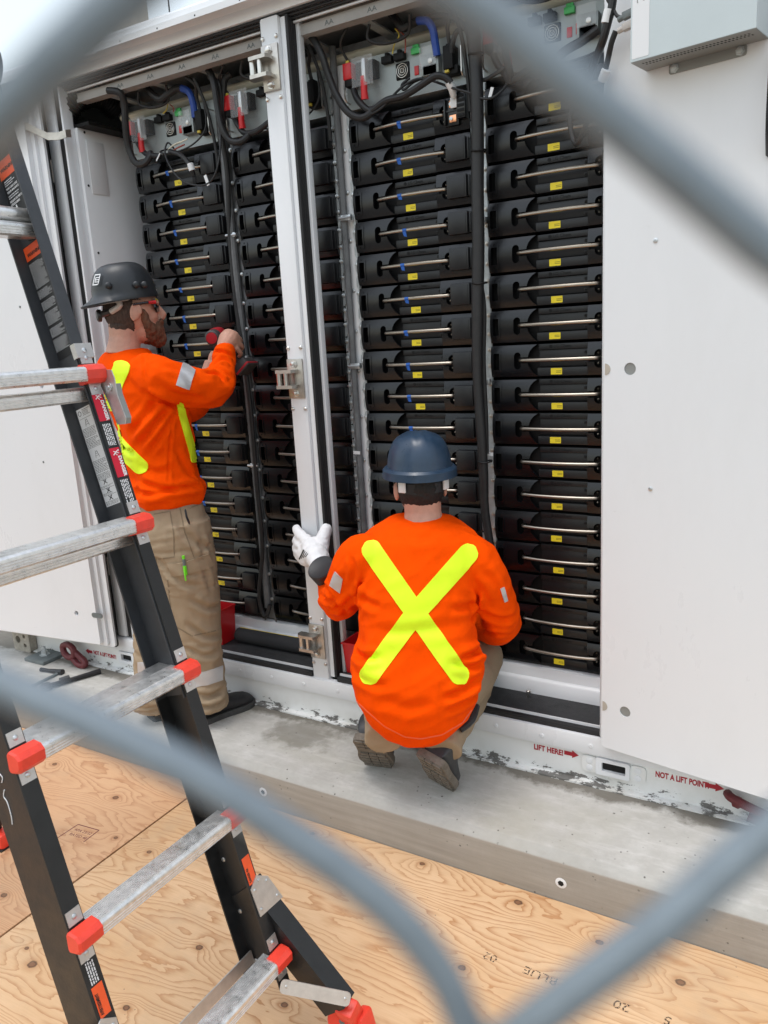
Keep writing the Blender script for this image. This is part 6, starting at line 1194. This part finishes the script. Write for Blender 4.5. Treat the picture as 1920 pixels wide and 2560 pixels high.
for s_ in (1, -1): MB().box(H2 - f2 * .074 + sd2 * (.070 * s_) + ZU * .004, (.008, .026, .034), RM2 @ Matrix.Rotation(rad(-42 * s_), 3, 'Z'), .003).obj('strap_tab', 'paper', w2)
# gloved left hand on the centre post
gv = MB(); GX = lambda u, v, y: None
gv.tube([(-0.726,-0.2,0.706), (-0.754,-0.165,0.715), (-0.795,-0.125,0.725), (-0.84,-0.085,0.743), (-0.87,-0.062,0.758)], [.030, .036, .045, .044, .036], 16, 4)
gv.ell((-0.844,-0.085,0.734), (.050, .030, .055), None, 16, 10); gv.ell((-0.886,-0.075,0.719), (.036, .026, .05), None, 14, 10)
gv.tube([(-0.868,-0.062,0.75), (-0.903,-0.048,0.768), (-0.94,-0.03,0.782), (-0.961,-0.018,0.796), (-0.974,-0.01,0.804)], [.030, .025, .021, .018, .012], 12, 4)
gv.tube([(-0.889,-0.07,0.726), (-0.923,-0.052,0.743), (-0.961,-0.02,0.748), (-0.99,0.012,0.75)], [.026, .022, .020, .016], 12, 4)
gv.tube([(-0.899,-0.07,0.704), (-0.938,-0.045,0.718), (-0.976,-0.01,0.72), (-0.997,0.015,0.722)], [.024, .021, .018, .015], 12, 4)
gv.tube([(-0.889,-0.075,0.691), (-0.929,-0.05,0.697), (-0.965,-0.02,0.698), (-0.989,0.008,0.699)], [.022, .019, .016, .013], 12, 4)
gv.tube([(-0.814,-0.09,0.73), (-0.816,-0.062,0.767), (-0.813,-0.045,0.794), (-0.814,-0.03,0.811), (-0.817,-0.018,0.822)], [.034, .030, .025, .022, .015], 12, 4)
me = solid(gv, .004, 5, 'glove'); displace(me, lambda p, n: .0028 * ridge(p, 24, ZU + VR * .5, .3, 3) + .0015 * ridge(p, 45, VR, .3, 5) - .002); glo = finish('glove', me, 'glove', w2)
tg = bvh(me)
for k in range(4): decal('glove_print', [V((-0.898,-0.1,0.706)) + (V((-0.859,-0.1,0.722)) - V((-0.895,-0.1,0.708))) * (k * .27), V((-0.873,-0.1,0.745)) + (V((-0.851,-0.1,0.729)) - V((-0.873,-0.1,0.745))) * (k * .27)], .005 if k == 0 else .0022, tg, 'print_black', glo, off=.001, nx=1, ny=8, ends=False)
cu = MB(); c0, c1_, = V((-0.748,-0.185,0.697)), V((-0.673,-0.25,0.717)); 
ca = (V((-0.76,-0.133,0.678)) - V((-0.762,-0.16,0.711))).normalized()
CW = V((-0.711,-0.205,0.706)); cu.lathe(CW, ca, [(-.030, .040), (-.034, .047), (-.030, .050), (.02, .048), (.05, .046), (.055, .042)], 24).obj('glove_cuff', 'cuff', w2)
